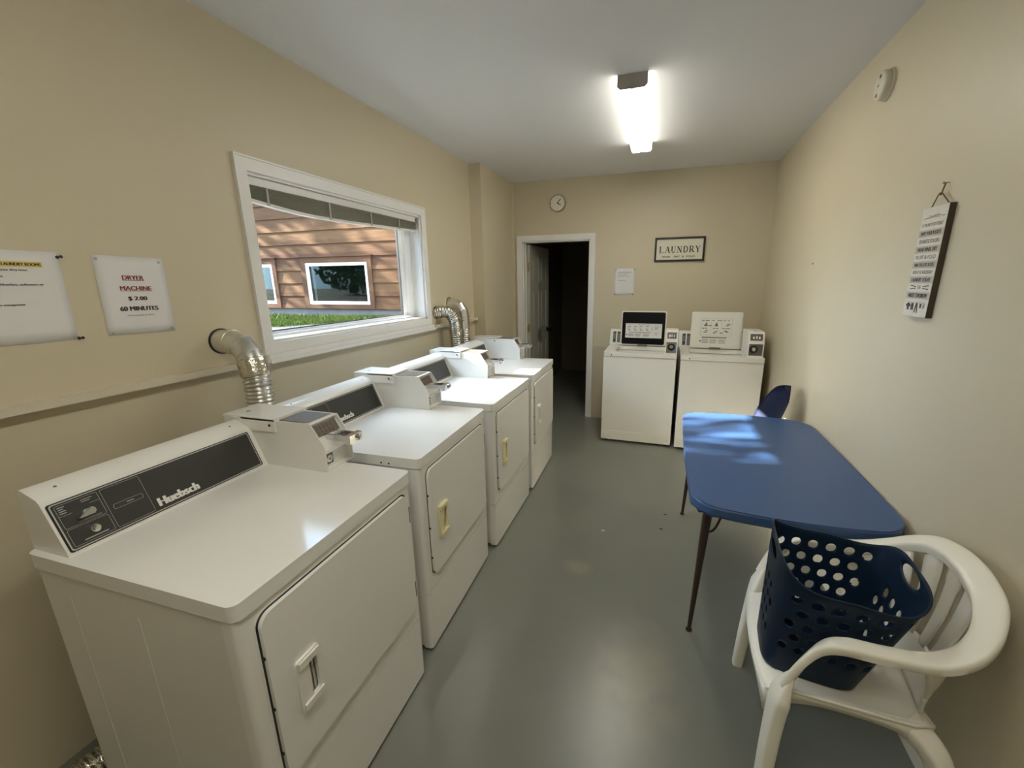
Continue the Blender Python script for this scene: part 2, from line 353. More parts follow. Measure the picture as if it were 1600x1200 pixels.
# ------------------------------------------------------------------ window_1
win = struct(empty('window_1', (XL, (WY0+WY1)/2, WZ0)), 'white framed window above the dryers')
wo = Matrix.Translation((-XL, -(WY0+WY1)/2, -WZ0))
mb = MB(wo); cw = .054; P = XL+.016
mb.box((XL-.002, WY0-cw, WZ0-.052), (P, WY0, WZ1+cw), .004); mb.box((XL-.002, WY1, WZ0-.052), (P, WY1+.06, WZ1+cw), .004)
mb.box((XL-.002, WY0, WZ1), (P, WY1, WZ1+cw), .004); mb.box((XL-.002, WY0, WZ0-.052), (P, WY1, WZ0), .004)
mb.box((XL-.002, WY0-cw-.004, WZ1+cw), (P+.006, WY1+.064, WZ1+cw+.008), .002)
mb.build('casing', M['trim'], win, 0)
MB(wo).box((XL-.004, WY0-cw, 1.203), (XL+.045, WY1+.066, 1.222), .004).box((XL-.004, WY0-cw, 1.222), (XL+.034, WY1+.066, 1.246), .006).build('sill', M['trim'], win, 0)
mb = MB(wo); t = .012
mb.box((XO+.01, WY0-.001, WZ0-.001), (XL, WY0+t, WZ1)); mb.box((XO+.01, WY1-t, WZ0), (XL, WY1+.001, WZ1)); mb.box((XO+.01, WY0, WZ1-t), (XL, WY1, WZ1+.001)); mb.box((XO+.01, WY0, WZ0-.001), (XL, WY1, WZ0+t))
mb.build('reveal', M['trim'], win, 0)
mb = MB(wo); xa, xb = XL-.150, XL-.095; fwid = .072
y0, y1, z0, z1 = WY0+t, WY1-t, WZ0+t, WZ1-t
for lo, hi in (((xa, y0, z0), (xb, y0+.03, z1)), ((xa, y1-fwid, z0), (xb, y1, z1)), ((xa, y0+.03, z1-.045), (xb, y1-fwid, z1)), ((xa, y0+.03, z0), (xb, y1-fwid, z0+.014))): mb.box(lo, hi, .005)
f2 = fwid+.045
for lo, hi in (((xa+.008, y0+.03, z0+.014), (xb-.022, y0+.04, z1-.045)), ((xa+.008, y1-f2, z0+.014), (xb-.022, y1-fwid, z1-.045)), ((xa+.008, y0+.04, z1-.055), (xb-.022, y1-f2, z1-.045)), ((xa+.008, y0+.04, z0+.014), (xb-.022, y1-f2, z0+.026))): mb.box(lo, hi, .003)
mb.build('frame', M['vinyl'], win, 0)
mb = MB(wo); g0, g1, g2, g3 = y0+.04, y1-f2, z0+.026, z1-.055
for lo, hi in (((xa+.012, g0, g2), (xb-.026, g0+.006, g3)), ((xa+.012, g1-.006, g2), (xb-.026, g1, g3)), ((xa+.012, g0, g2), (xb-.026, g1, g2+.005)), ((xa+.012, g0, g3-.005), (xb-.026, g1, g3))): mb.box(lo, hi)
mb.build('gasket', M['black'], win, 0)
MB(wo).box((xa+.018, g0, g2), (xa+.022, g1, g3)).build('pane', M['glass'], win, 0)
MB(wo).box((xb, y1-.17, z0+.003), (xb+.02, y1-.10, z0+.016), .004).build('latch', M['vinyl'], win, 0)

# raised mini blind, its left end hanging lower
bl = empty('window_blind', (XL-.03, (WY0+WY1)/2, WZ1-.03)); tag(bl, 'raised mini blind bunched up at the top of the window', 'blind')
bo = Matrix.Translation((XL-.03, (WY0+WY1)/2, WZ1-.03)).inverted()
by0, by1 = WY0+.022, WY1-.022; bx = XL-.032
mb = MB(bo).box((bx-.028, by0, WZ1-.05), (bx-.026, by1, WZ1-.014)).box((bx+.014, by0, WZ1-.05), (bx+.016, by1, WZ1-.014), .001).box((bx-.028, by0, WZ1-.051), (bx+.016, by1, WZ1-.049))
mb.build('headrail', M['blind_shiny'], bl, 0)
def bdrop(f):
    xs = (0, .12, .25, .4, .6, .8, 1.0); ys = (.066, .080, .090, .088, .080, .070, .062)
    for a, b, c, d_ in zip(xs, xs[1:], ys, ys[1:]):
        if f <= b: return c+(d_-c)*(f-a)/(b-a)
    return ys[-1]
NS = 11; mb = MB(bo)
for k in range(NS):
    rows = []
    for j in range(19):
        f = j/18; y = by0+.006+(by1-by0-.012)*f; zt = WZ1-.053-(bdrop(f)-.012)*(k+.5)/NS
        q = .0012*math.sin(j*2.1+k*1.7)+random.uniform(-.0005, .0005); dz = (bdrop(f)-.012)/NS*.40
        rows.append([(bx-.018+q, y, zt-dz), (bx-.018+q, y, zt+dz), (bx+.006+q*2, y, zt+dz), (bx+.0105+q*2, y, zt), (bx+.006+q*2, y, zt-dz)])
    mb.grid(rows, close_u=True)
mb.build('slats', M['blind'], bl, 40)
mb = MB(bo)
def brow(f):
    y = by0+.004+(by1-by0-.008)*f; zb = WZ1-.056-bdrop(f)
    return [(bx-.022, y, zb), (bx-.022, y, zb+.012), (bx+.011, y, zb+.013), (bx+.013, y, zb+.006), (bx+.011, y, zb)]
mb.grid([brow(j/14) for j in range(15)], close_u=True)
mb.build('bottom_rail', M['blind_shiny'], bl, 40)
for f in (.07, .36, .62, .84):
    y = by0+(by1-by0)*f; zb = WZ1-.056-bdrop(f)
    MB(bo).box((bx+.0125, y-.006, zb+.0135), (bx+.0150, y+.006, WZ1-.052)).box((bx+.0125, y-.007, zb+.002), (bx+.0165, y+.007, zb+.0137)).build('ladder_tape', M['blind'], bl, 0)
MB(bo).tube(catmull([(bx+.02, by1-.012, WZ1-.05), (bx+.022, by1-.013, 1.8), (bx+.02, by1-.008, 1.5), (bx+.021, by1-.012, 1.325)], 6), .0016, 6).build('lift_cord', M['vinyl'], bl)
MB(bo).box((bx+.012, by1-.02, WZ1-.075), (bx+.02, by1-.004, WZ1-.02), .002).build('cord_lock', M['dark_steel'], bl, 0)

# ------------------------------------------------------------------ door_1
dr = struct(empty('door_1', ((DX0+DX1)/2, YB, 0)), 'white cased doorway with a panelled door opened into the dark room')
do = Matrix.Translation((-(DX0+DX1)/2, -YB, 0)); mb = MB(do); cw = .062
mb.box((DX0-cw, YB-.018, 0), (DX0+.004, YB+.002, DZ-.004), .004); mb.box((DX1-.004, YB-.018, 0), (DX1+cw-.01, YB+.002, DZ-.004), .004); mb.box((DX0-cw, YB-.018, DZ-.004), (DX1+cw-.01, YB+.002, DZ+.056), .004)
mb.build('casing', M['trim'], dr, 0)
mb = MB(do).box((DX0-.001, YB, 0), (DX0+.018, YB+.11, DZ)).box((DX1-.018, YB, 0), (DX1+.001, YB+.11, DZ)).box((DX0, YB, DZ-.018), (DX1, YB+.11, DZ+.001))
mb.box((DX0+.018, YB+.06, 0), (DX0+.028, YB+.075, DZ-.018)).box((DX1-.028, YB+.06, 0), (DX1-.018, YB+.075, DZ-.018))
mb.build('jamb', M['trim'], dr, 0)
lt = do @ Matrix.Translation((DX0+.052, YB+.118, .012)) @ Matrix.Rotation(R(-1.5), 4, 'Z')
mb = MB(lt); LW, LH, TH = .755, 1.985, .035
mb.box((-TH+.006, 0, 0), (-.006, LW, LH))
for side in (0, 1):
    xa, xb = ((-.006, 0) if side else (-TH, -TH+.006))
    for lo, hi in (((0, 0), (.115, LH)), ((LW-.115, 0), (LW, LH)), ((.325, 0), (.43, LH)), ((.115, 0), (LW-.115, .22)), ((.115, .80), (LW-.115, .98)), ((.115, 1.46), (LW-.115, 1.56)), ((.115, 1.86), (LW-.115, LH))):
        mb.box((xa, lo[0], lo[1]), (xb, hi[0], hi[1]))
    for (z0_, z1_) in ((.22, .80), (.98, 1.46), (1.56, 1.86)):
        for (a, b) in ((.115, .325), (.43, LW-.115)):
            mb.box((xa-.001 if side else xa+.001, a+.03, z0_+.03), (xb-.001 if side else xb+.001, b-.03, z1_-.03), .004)
leaf = mb.build('leaf', M['door'], dr, 0)
mb = MB(lt)
mb.lathe([(0, 0), (.030, 0), (.030, .006), (.012, .010), (.012, .03), (.026, .04), (.030, .052), (.022, .064), (0, .067)], (0, LW-.065, .93), (1, 0, 0), 20)
kn = mb.build('knob', M['black_gloss'], leaf)
for zz in (1.745, 1.03, .25):
    MB(do).box((DX0+.018, YB+.085, zz-.045), (DX0+.048, YB+.116, zz+.045), .002).lathe([(0, -.05), (.007, -.05), (.007, .05), (0, .05)], (DX0+.035, YB+.108, zz), (0, 0, 1), 10).build('hinge', M['brass'], dr)

# ------------------------------------------------------------------ ceiling light
LX, LY, LL, LWD = -.268, 3.185, 1.20, .156
cl = empty('ceiling_light', (LX, LY, H), R(1.1)); tag(cl, 'fluorescent ceiling light with a glowing wraparound diffuser', 'ceiling light')
MB().box((-LWD/2+.012, -LL/2+.006, -.022), (LWD/2-.012, LL/2-.006, 0)).build('housing', M['trim'], cl, 0)
prof = [(-LWD/2, -.004), (-LWD/2, -.054), (-LWD/2+.014, -.068), (LWD/2-.014, -.068), (LWD/2, -.054), (LWD/2, -.004)]
MB().prism(prof, (0, LL/2-.005, 0), (1, 0, 0), (0, 0, 1), LL-.010).build('diffuser', M['diffuser'], cl, 0)
for y in (-LL/2, LL/2-.005):
    MB().prism([(-LWD/2-.002, 0), (-LWD/2-.002, -.056), (-LWD/2+.013, -.0705), (LWD/2-.013, -.0705), (LWD/2+.002, -.056), (LWD/2+.002, 0)], (0, y+.005, 0), (1, 0, 0), (0, 0, 1), .005, .0012).build('end_cap', M['cap'], cl, 0)

c2 = copy_tree(cl); c2.location = (LX, .15, H); c2.rotation_euler = (0, 0, 0); c2['label'] = 'added fluorescent fill light, unseen behind and above the viewer'; c2['group'] = 'ceiling lights'; cl['group'] = 'ceiling lights'  # copy of the fixture, added out of view to brighten the near end

# ------------------------------------------------------------------ clothes dryers
DW = .6814
DRY = [(-.8361, .5025, 1.611), (-.8778, 1.2788, 2.3445), (-.8921, 2.0473, .8912), (-.9024, 2.8074, 2.1338)]
DOFF = Matrix.Translation((.345, -DW/2, 0))               # corner coordinates -> base centre
def dryer_base(i):
    fx, ny, r = DRY[i]; r = R(r); X, Y = -.345, DW/2
    return Vector((fx + X*math.cos(r) - Y*math.sin(r), ny + X*math.sin(r) + Y*math.cos(r), 0)), r
def make_dryer():
    loc, r = dryer_base(0); d = empty('clothes_dryer', loc, r); T = DOFF
    mb = MB(T).box((-.672, .004, .02), (-.018, DW-.004, .8695), .003)
    for y, s in ((.004, -1), (DW-.004, 1)):
        for x in (-.575, -.325): mb.box((x-.004, y-.0008, .06), (x+.004, y+.0008, .80))
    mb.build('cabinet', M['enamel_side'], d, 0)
    MB(T).box((-.62, .03, 0), (-.045, DW-.03, .03)).build('plinth', M['black'], d, 0)
    fp = lambda z0, z1: MB(T).prism([(-.040, 0), (-.016, 0), (-.008, .002), (-.002, .008), (0, .018), (0, DW-.018), (-.002, DW-.008), (-.008, DW-.002), (-.016, DW), (-.040, DW)], (0, 0, z0), (1, 0, 0), (0, 1, 0), z1-z0, .003, 2, ang=50)
    fp(.2905, .8695).build('front_panel', M['enamel'], d, 40)
    fp(.015, .2865).build('kick_panel', M['enamel'], d, 40)
    wt = MB(T).prism(rrect(-.690, -.003, .006, DW+.003, .022), (0, 0, .874), (1, 0, 0), (0, 1, 0), .041, .010, 4, ang=50, zmin=.9)
    wt_o = wt.build('worktop', M['enamel'], d, 50)

    # door in the front
    U, V = (0, 1, 0), (0, 0, 1)
    dg = MB(T).prism(rrect(.041, .355, .6475, .8515, .034), (-.001, 0, 0), U, V, .0022).build('door_gap', M['black'], d, 0)
    MB(T).prism(rrect(.036, .345, .652, .853, .036), (-.001, 0, 0), U, V, .0016).build('door_surround', M['enamel'], d, 0)
    door = MB(T).prism(rrect(.046, .360, .6425, .8465, .032), (.0005, 0, 0), U, V, .0115, .005, 3, ang=60).build('door', M['enamel'], d, 50)
    mb = MB(T); hx = .0115; ho = rrect(.106, .500, .180, .656, .008); hi = rrect(.143, .524, .168, .632, .008)
    mb.ring(ho, hi, (hx, 0, 0), U, V, .0075)
    mb.prism(rrect(.108, .502, .178, .654, .010), (hx-.0005, 0, 0), U, V, .0010)
    for z0_, z1_, dz in ((.504, .523, -1), (.633, .652, 1)):           # curved caps above and below the finger slot
        mb.prism([(.112, z0_), (.176, z0_), (.176, z1_), (.112, z1_)][::1], (hx+.0065, 0, 0), U, V, .007, .004, 3)
    mb.build('handle', M['handle_white'], door, 40)
    for z in (.757, .440): MB(T).box((-.001, .640, z-.030), (.0085, .652, z+.030), .003).lathe([(0, -.031), (.004, -.031), (.004, .031), (0, .031)], (.009, .646, z), (0, 0, 1), 8).build('hinge', M['dark_steel'], door)
    for z in (.735, .585, .445): MB(T).lathe([(0, 0), (.005, 0), (.005, .004), (.003, .006), (0, .006)], (.0015, .0465, z), (1, 0, 0), 10).build('bumper', M['black'], door)
    # control panel along the back
    cp = MB(T).prism([(-.548, .914), (-.606, 1.055), (-.614, 1.064), (-.672, 1.085), (-.684, 1.082), (-.688, 1.072), (-.688, .914)], (0, .588, 0), (1, 0, 0), (0, 0, 1), .574, .007, 3, ang=15)
    cp = cp.build('control_panel', M['enamel'], d, 50)
    sv = Vector((-.058, 0, .141)); F = frame((-.548, 0, .914), (0, 1, 0), sv); FN = T @ F
    fr = lambda: MB(FN)
    q = fr().prism(rrect(.020, .010, .570, .144, .006), (0, 0, .0005), (1, 0, 0), (0, 1, 0), .0012); q.build('fascia_bezel', M['black'], cp, 0)
    q = fr().ring(rrect(.024, .013, .566, .141, .006), rrect(.0268, .0158, .5632, .1382, .005), (0, 0, .0014), (1, 0, 0), (0, 1, 0), .0008); q.build('bezel_line', M['silver'], cp, 0)
    fr().prism(rrect(.0268, .0158, .5632, .1382, .005), (0, 0, .0014), (1, 0, 0), (0, 1, 0), .0008).build('fascia', M['fascia'], cp, 0)
    z = .0022; q = fr(); L = .0007
    def rr(u0, v0, u1, v1): q.ring(rrect(u0, v0, u1, v1, .004, 3), rrect(u0+L, v0+L, u1-L, v1-L, .0035, 3), (0, 0, z), (1, 0, 0), (0, 1, 0), .0002)
    rr(.032, .070, .118, .134); rr(.032, .020, .118, .067); rr(.124, .020, .215, .134); rr(.135, .070, .205, .084)
    for (u0, v, u1) in ((.032, .104, .058), (.096, .112, .118), (.060, .074, .108), (.060, .0765, .108)): q.box((u0, v, z), (u1, v+.0007, z+.0002))
    FT = T @ F @ Matrix.Translation((0, 0, z)); q2 = MB()
    for k, (u0, u1) in enumerate(((.036, .049), (.036, .050), (.036, .047), (.036, .05))): q2.box((u0, .110+.0055*k, 0), (u1, .112+.0055*k, .0002), T=FT)
    q2.box((.082, .126, 0), (.106, .1275, .0002), T=FT); q2.box((.082, .121, 0), (.100, .1225, .0002), T=FT)
    q2.box((.054, .026, 0), (.104, .0285, .0002), T=FT); q2.box((.165, .076, 0), (.182, .078, .0002), T=FT)
    q2.bm.to_mesh(_tmp := bpy.data.meshes.new('tmp')); q.bm.from_mesh(_tmp); q2.bm.free(); q.build('panel_print', M['silver'], cp, 0)
    q = MB(); fit_text(q, 'Huebsch', FT, .287, .038, .118, .025, offset=.060, ext=.0004); q.build('lettering', M['white_print'], cp, 0)
    q = fr().prism(rrect(-.009, -.009, .009, .009, .008), (.082, .092, z), (1, 0, 0), (0, 1, 0), .008, .002)
    q.prism([(-.024, -.009), (.006, -.0095), (.011, -.004), (.011, .004), (.006, .0095), (-.024, -.006)], (.082, .092, z+.008), (1, 0, 0), (0, 1, 0), .014, .002)
    q.build('selector_knob', M['steel'], cp, 40)
    fr().lathe([(.0105, 0), (.0105, .006), (.0085, .008), (.0085, .013), (.0055, .0165), (0, .017)], (.082, .045, z), (0, 0, 1), 20).build('start_button', M['chrome'], cp)
    q = fr()
    for yy in (.065, .54): MB(T).lathe([(0, 0), (.004, 0), (.003, .001), (0, .001)], (-.642, yy, 1.0748), (.35, 0, .93), 10).build('panel_screw', M['dark_steel'], cp)
    # coin box bolted on the far corner
    side = [(-.275, .9155), (-.275, 1.010), (-.328, 1.0935), (-.640, 1.0935), (-.690, 1.0935), (-.690, 1.05), (-.605, 1.05), (-.552, .9155)]
    core = [(-.300, .9155), (-.300, .985), (-.288, .988), (-.340, 1.082), (-.345, 1.0915), (-.690, 1.0915), (-.690, 1.05), (-.605, 1.05), (-.552, .9155)]
    mb = MB(T); c0, c1 = .590, .728
    mb.prism(side, (0, c0+.004, 0), (1, 0, 0), (0, 0, 1), .004, .0012, 2, ang=40); mb.prism(side, (0, c1, 0), (1, 0, 0), (0, 0, 1), .004, .0012, 2, ang=40)
    mb.prism(core, (0, c1-.003, 0), (1, 0, 0), (0, 0, 1), c1-c0-.006)
    mb.box((-.352, c0+.002, 1.0895), (-.328, c1-.002, 1.0935), .001)
    mb.box((-.300, c0+.002, .9155), (-.277, c1-.002, .919))
    mb.box((-.302, c0+.002, .983), (-.276, c1-.002, .987))
    cb = mb.build('coin_box', M['enamel'], d, 30)
    mb = MB(T).box((-.725, c0-.006, 1.092), (-.480, c1+.006, 1.102), .004, 3)
    for y in (c0-.006, c1+.002): mb.box((-.725 if False else -.640, y, 1.050), (-.480, y+.004, 1.098), .0015)
    mb.box((-.725, c0-.004, 1.058), (-.600, c1+.004, 1.096), .003)
    mb.build('lid', M['enamel'], cb, 30)
    for y, n in ((c0-.006, (0, -1, 0)), (c1+.006, (0, 1, 0))): MB(T).lathe([(0, 0), (.0055, 0), (.005, .002), (.002, .003), (0, .003)], (-.505, y, 1.076), n, 12).build('lid_screw', M['black'], cb)
    MB(T).lathe([(.011, 0), (.008, .0005), (.008, .0008), (0, .0006)], (-.665, .640, 1.1015), (0, 0, 1), 14).build('lid_hole', M['dark_steel'], cb)
    MB(T).box((-.476, c0+.012, 1.0925), (-.345, c1-.012, 1.0945)).build('price_plate', M['brown_plate'], cb, 0)
    # coin slots and chrome slide on the sloping face
    s2 = Vector((-.052, 0, .094)); F2 = T @ frame((-.288, c0, .988), (0, 1, 0), s2)
    MB(F2).box((.012, .056, .0005), (.126, .102, .003)).build('slot_plate', M['dark_steel'], cb, 0)
    mb = MB(F2)
    for k in range(5):
        for j in range(2): mb.box((.028+k*.017, .062+j*.019, .003), (.037+k*.017, .075+j*.019, .0045), .001)
    mb.build('coin_slots', M['copper'], cb, 0)
    mb = MB(T)
    mb.box((-.335, .638, 1.020), (-.215, .688, 1.027), .002).box((-.335, .636, 1.027), (-.210, .644, 1.043), .002).box((-.335, .682, 1.027), (-.210, .690, 1.043), .002)
    mb.box((-.218, .630, 1.014), (-.196, .696, 1.046), .006, 3)
    mb.lathe([(0, 0), (.011, 0), (.011, .008), (.006, .010), (0, .010)], (-.196, .676, 1.030), (1, 0, 0), 16)
    mb.build('coin_slide', M['chrome'], cb, 30)
    MB(T).box((-.301, .604, .930), (-.298, .648, .978), .001).build('lock_plate', M['dark_steel'], cb, 0)
    MB(T).lathe([(.014, 0), (.014, .005), (.011, .007), (.006, .007), (.006, .004), (0, .004)], (-.298, .626, .953), (1, 0, 0), 20).build('lock', M['chrome'], cb)
    return d
dry0 = make_dryer()
labels = ['white coin dryer nearest the viewer, with a white door handle', 'second white coin dryer from the viewer, window reflected on its top, cream handle',
          'third white coin dryer from the viewer, cream door handle, sun streaks on top', 'farthest white coin dryer, beside the open doorway, sunlit on top']
cream = None
for i in range(4):
    d = dry0 if i == 0 else copy_tree(dry0)
    loc, r = dryer_base(i); d.location = loc; d.rotation_euler = (0, 0, r)
    tag(d, labels[i], 'dryer', 'row of coin dryers')
    if i == 1:
        wt_ = [c for c in d.children if c.name.startswith('worktop')][0]
        for y in (.04, .075): MB(DOFF).lathe([(0, 0), (.004, 0), (.004, .0012), (0, .0015)], (-.09-y, -.003, .885), (0, -1, 0), 10).build('screw', M['black'], wt_)
    if i in (1, 2):
        for ch in d.children_recursive:
            if ch.name.startswith('handle'):
                if cream is None: cream = ch.data.copy(); cream.materials[0] = M['handle_cream']
                ch.data = cream; ch['label'] = 'yellowed cream handle'

# ------------------------------------------------------------------ dryer exhaust ducts
def ribbed(path, r0, pitch_, amp, n=24, jitter=0):
    pts = catmull(path, 40); L = [0]
    for a, b in zip(pts, pts[1:]): L.append(L[-1]+(b-a).length)
    tot = L[-1]
    k = int(tot/pitch_*8); out = []; j = 0
    for q in range(k+1):
        s = tot*q/k
        while j < len(L)-2 and L[j+1] < s: j += 1
        f = (s-L[j])/max(1e-9, L[j+1]-L[j]); out.append(pts[j].lerp(pts[j+1], f))
    rad = lambda t: r0 + amp*math.cos(2*math.pi*t*tot/pitch_) + (random.uniform(-jitter, jitter) if jitter else 0)
    return out, rad
def crumple(o, amt, seed):
    rnd = random.Random(seed)
    for v in o.data.vertices: v.co += v.normal*rnd.uniform(-amt, amt)
def duct(name, label, hole, path_elbow, path_hose, r=.052, foil=True, elbow=True, seed=1):
    d = empty(name, hole); o = Matrix.Translation(hole).inverted(); hx, hy, hz = hole
    tag(d, label, 'vent duct', 'dryer exhaust ducts')
    MB(o).lathe([(r+.006, -.004), (r+.006, .003), (r+.001, .003), (r+.001, -.004)], hole, (1, 0, 0), 28).build('wall_gap', M['black'], d)
    if elbow:
        pts = catmull(path_elbow, 3); mb = MB(o); n = 28
        mb.tube(path_elbow, r+.001, n)
        for k in range(1, len(path_elbow)-1):
            a_, b_, c_ = (Vector(path_elbow[k+q]) for q in (-1, 0, 1)); ax = (c_-a_).normalized()
            mb.lathe([(r+.0005, -.005), (r+.0035, -.003), (r+.0035, .003), (r+.0005, .005)], b_, ax, n)
        mb.build('elbow', M['galv'], d, 25)
        MB(o).lathe([(0, 0), (.006, 0), (.006, .004), (0, .005)], pts[-3]+Vector((.3, -.95, 0)).normalized()*(r+.001), (.3, -.95, 0), 8).build('screw', M['dark_steel'], d)
    p, rad = ribbed(path_hose, r+.001, .0165, .0028, jitter=.0006)
    mb = MB(o).tube(p, rad, 28); h = mb.build('hose', M['foil'] if foil else M['galv'], d, 60)
    if foil: crumple(h, .0022, seed)
    return d
d1 = duct('vent_duct', 'galvanised elbow and ribbed duct rising behind the nearest dryer', (XL, 1.305, 1.338),
     [(XL-.01, 1.305, 1.338), (XL+.07, 1.303, 1.338), (XL+.125, 1.300, 1.322), (XL+.165, 1.294, 1.285), (XL+.185, 1.290, 1.245)],
     [(XL+.178, 1.291, 1.255), (XL+.198, 1.284, 1.18), (XL+.205, 1.277, 1.05), (XL+.205, 1.27, .85), (XL+.2, 1.27, .5)], r=.050, foil=False)
o1 = Matrix.Translation((XL, 1.305, 1.338)).inverted()
tp = MB(o1).tube(catmull([(XL+.176, 1.292, 1.262), (XL+.188, 1.289, 1.235), (XL+.196, 1.285, 1.196)], 8), lambda t: .0555+.0012*math.sin(t*9), 36).build('foil_tape', M['foil'], d1, 60); crumple(tp, .0012, 3)
duct('vent_duct', 'crinkled silver foil duct rising beside the window frame', (XL, 3.125, 1.333), None,
     [(XL-.005, 3.125, 1.333), (XL+.06, 3.14, 1.34), (XL+.105, 3.165, 1.325), (XL+.135, 3.185, 1.26), (XL+.138, 3.195, 1.15), (XL+.14, 3.2, 1.0), (XL+.14, 3.2, .6)], r=.047, elbow=False, seed=5)
duct('vent_duct', 'smooth metal elbow duct behind the crinkled foil duct', (XL, 3.36, 1.40),
     [(XL-.01, 3.36, 1.392), (XL+.05, 3.36, 1.392), (XL+.10, 3.36, 1.375), (XL+.128, 3.36, 1.33), (XL+.136, 3.36, 1.28), (XL+.136, 3.36, 1.18)],
     [(XL+.136, 3.36, 1.19), (XL+.136, 3.36, 1.05), (XL+.136, 3.36, .6)], r=.047, foil=False)
fd = empty('vent_duct', (-1.70, .52, 0)); tag(fd, 'crumpled foil duct lying on the floor behind the nearest dryer', 'vent duct', 'dryer exhaust ducts')
p, rad = ribbed([(-1.66, .86, .056), (-1.665, .76, .055), (-1.67, .66, .055), (-1.675, .56, .055), (-1.68, .475, .055)], .046, .02, .004, jitter=.001)
h = MB(Matrix.Translation((1.70, -.52, 0))).tube(p, rad, 24).build('hose', M['foil'], fd, 60); crumple(h, .004, 9)

# ------------------------------------------------------------------ top-loading washers
def instruction(mb, F, u0, v0, u1, v1, dense=False):
    rnd = random.Random(4); W, Hh = u1-u0, v1-v0
    b = lambda a, c, e, f: mb.box((u0+a*W, v0+c*Hh, .0004), (u0+e*W, v0+f*Hh, .0008), T=F)
    if not dense:
        b(.36, .90, .66, .925)
        for k, x in enumerate((.05, .22, .38, .55)):
            b(x, .78, x+.10, .82); b(x+.01, .70, x+.08, .715); b(x, .62, x+.06, .64); b(x+.02, .50, x+.11, .53); b(x+.03, .55, x+.06, .60)
        b(.08, .36, .70, .40)
        for k in range(4):
            for x in (.08, .27, .49): b(x, .10+.055*k, x+.14+rnd.uniform(0, .05), .125+.055*k)
        for k in range(4): b(.80, .60+.06*k, .80+rnd.uniform(.08, .16), .62+.06*k)
        b(.73, .45, .74, .78); b(.80, .36, .90, .385); b(.80, .24, .88, .265)
        mb.lathe([(0, 0), (.008, 0), (.008, .0004), (0, .0004)], F @ Vector((u0+.035*W, v0+.22*Hh, .0004)), F.to_3x3() @ Vector((0, 0, 1)), 12)
    else:
        L = .004
        for (a, c, e, f) in ((0, .30, 1, .304), (0, .996, 1, 1), (0, .30, .004, 1), (.996, .30, 1, 1), (.33, .40, .333, .90), (.67, .58, .673, .90), (0, .36, 1, .363)): b(a, c, e, f)
        for x in (.03, .14, .20, .36, .52, .60, .72, .85): b(x, .92, x+.075, .945)
        for x in (.05, .14, .40, .50, .70, .80, .88): b(x, .60, x+.07, .63)
        for (x, v) in ((.17, .76), (.50, .76)):
            mb.prism([(-.016, 0), (.016, 0), (.003, .04)], F @ Vector((u0+x*W, v0+v*Hh-.012, .0004)), F.to_3x3() @ Vector((1, 0, 0)), F.to_3x3() @ Vector((0, 1, 0)), .0004)
        for (x, v) in ((.10, .72), (.24, .71), (.84, .78), (.80, .72), (.14, .50), (.45, .48), (.75, .50), (.80, .46), (.10, .44), (.40, .42), (.62, .42)): b(x, v, x+.11, v+.03)
        b(.06, .225, .86, .265)
        for k in range(4):
            for x in (.06, .32, .60): b(x, .02+.045*k, x+.22, .035+.045*k)
        mb.lathe([(0, 0), (.008, 0), (.008, .0004), (0, .0004)], F @ Vector((u0+.01*W, v0+.10*Hh, .0004)), F.to_3x3() @ Vector((0, 0, 1)), 12)
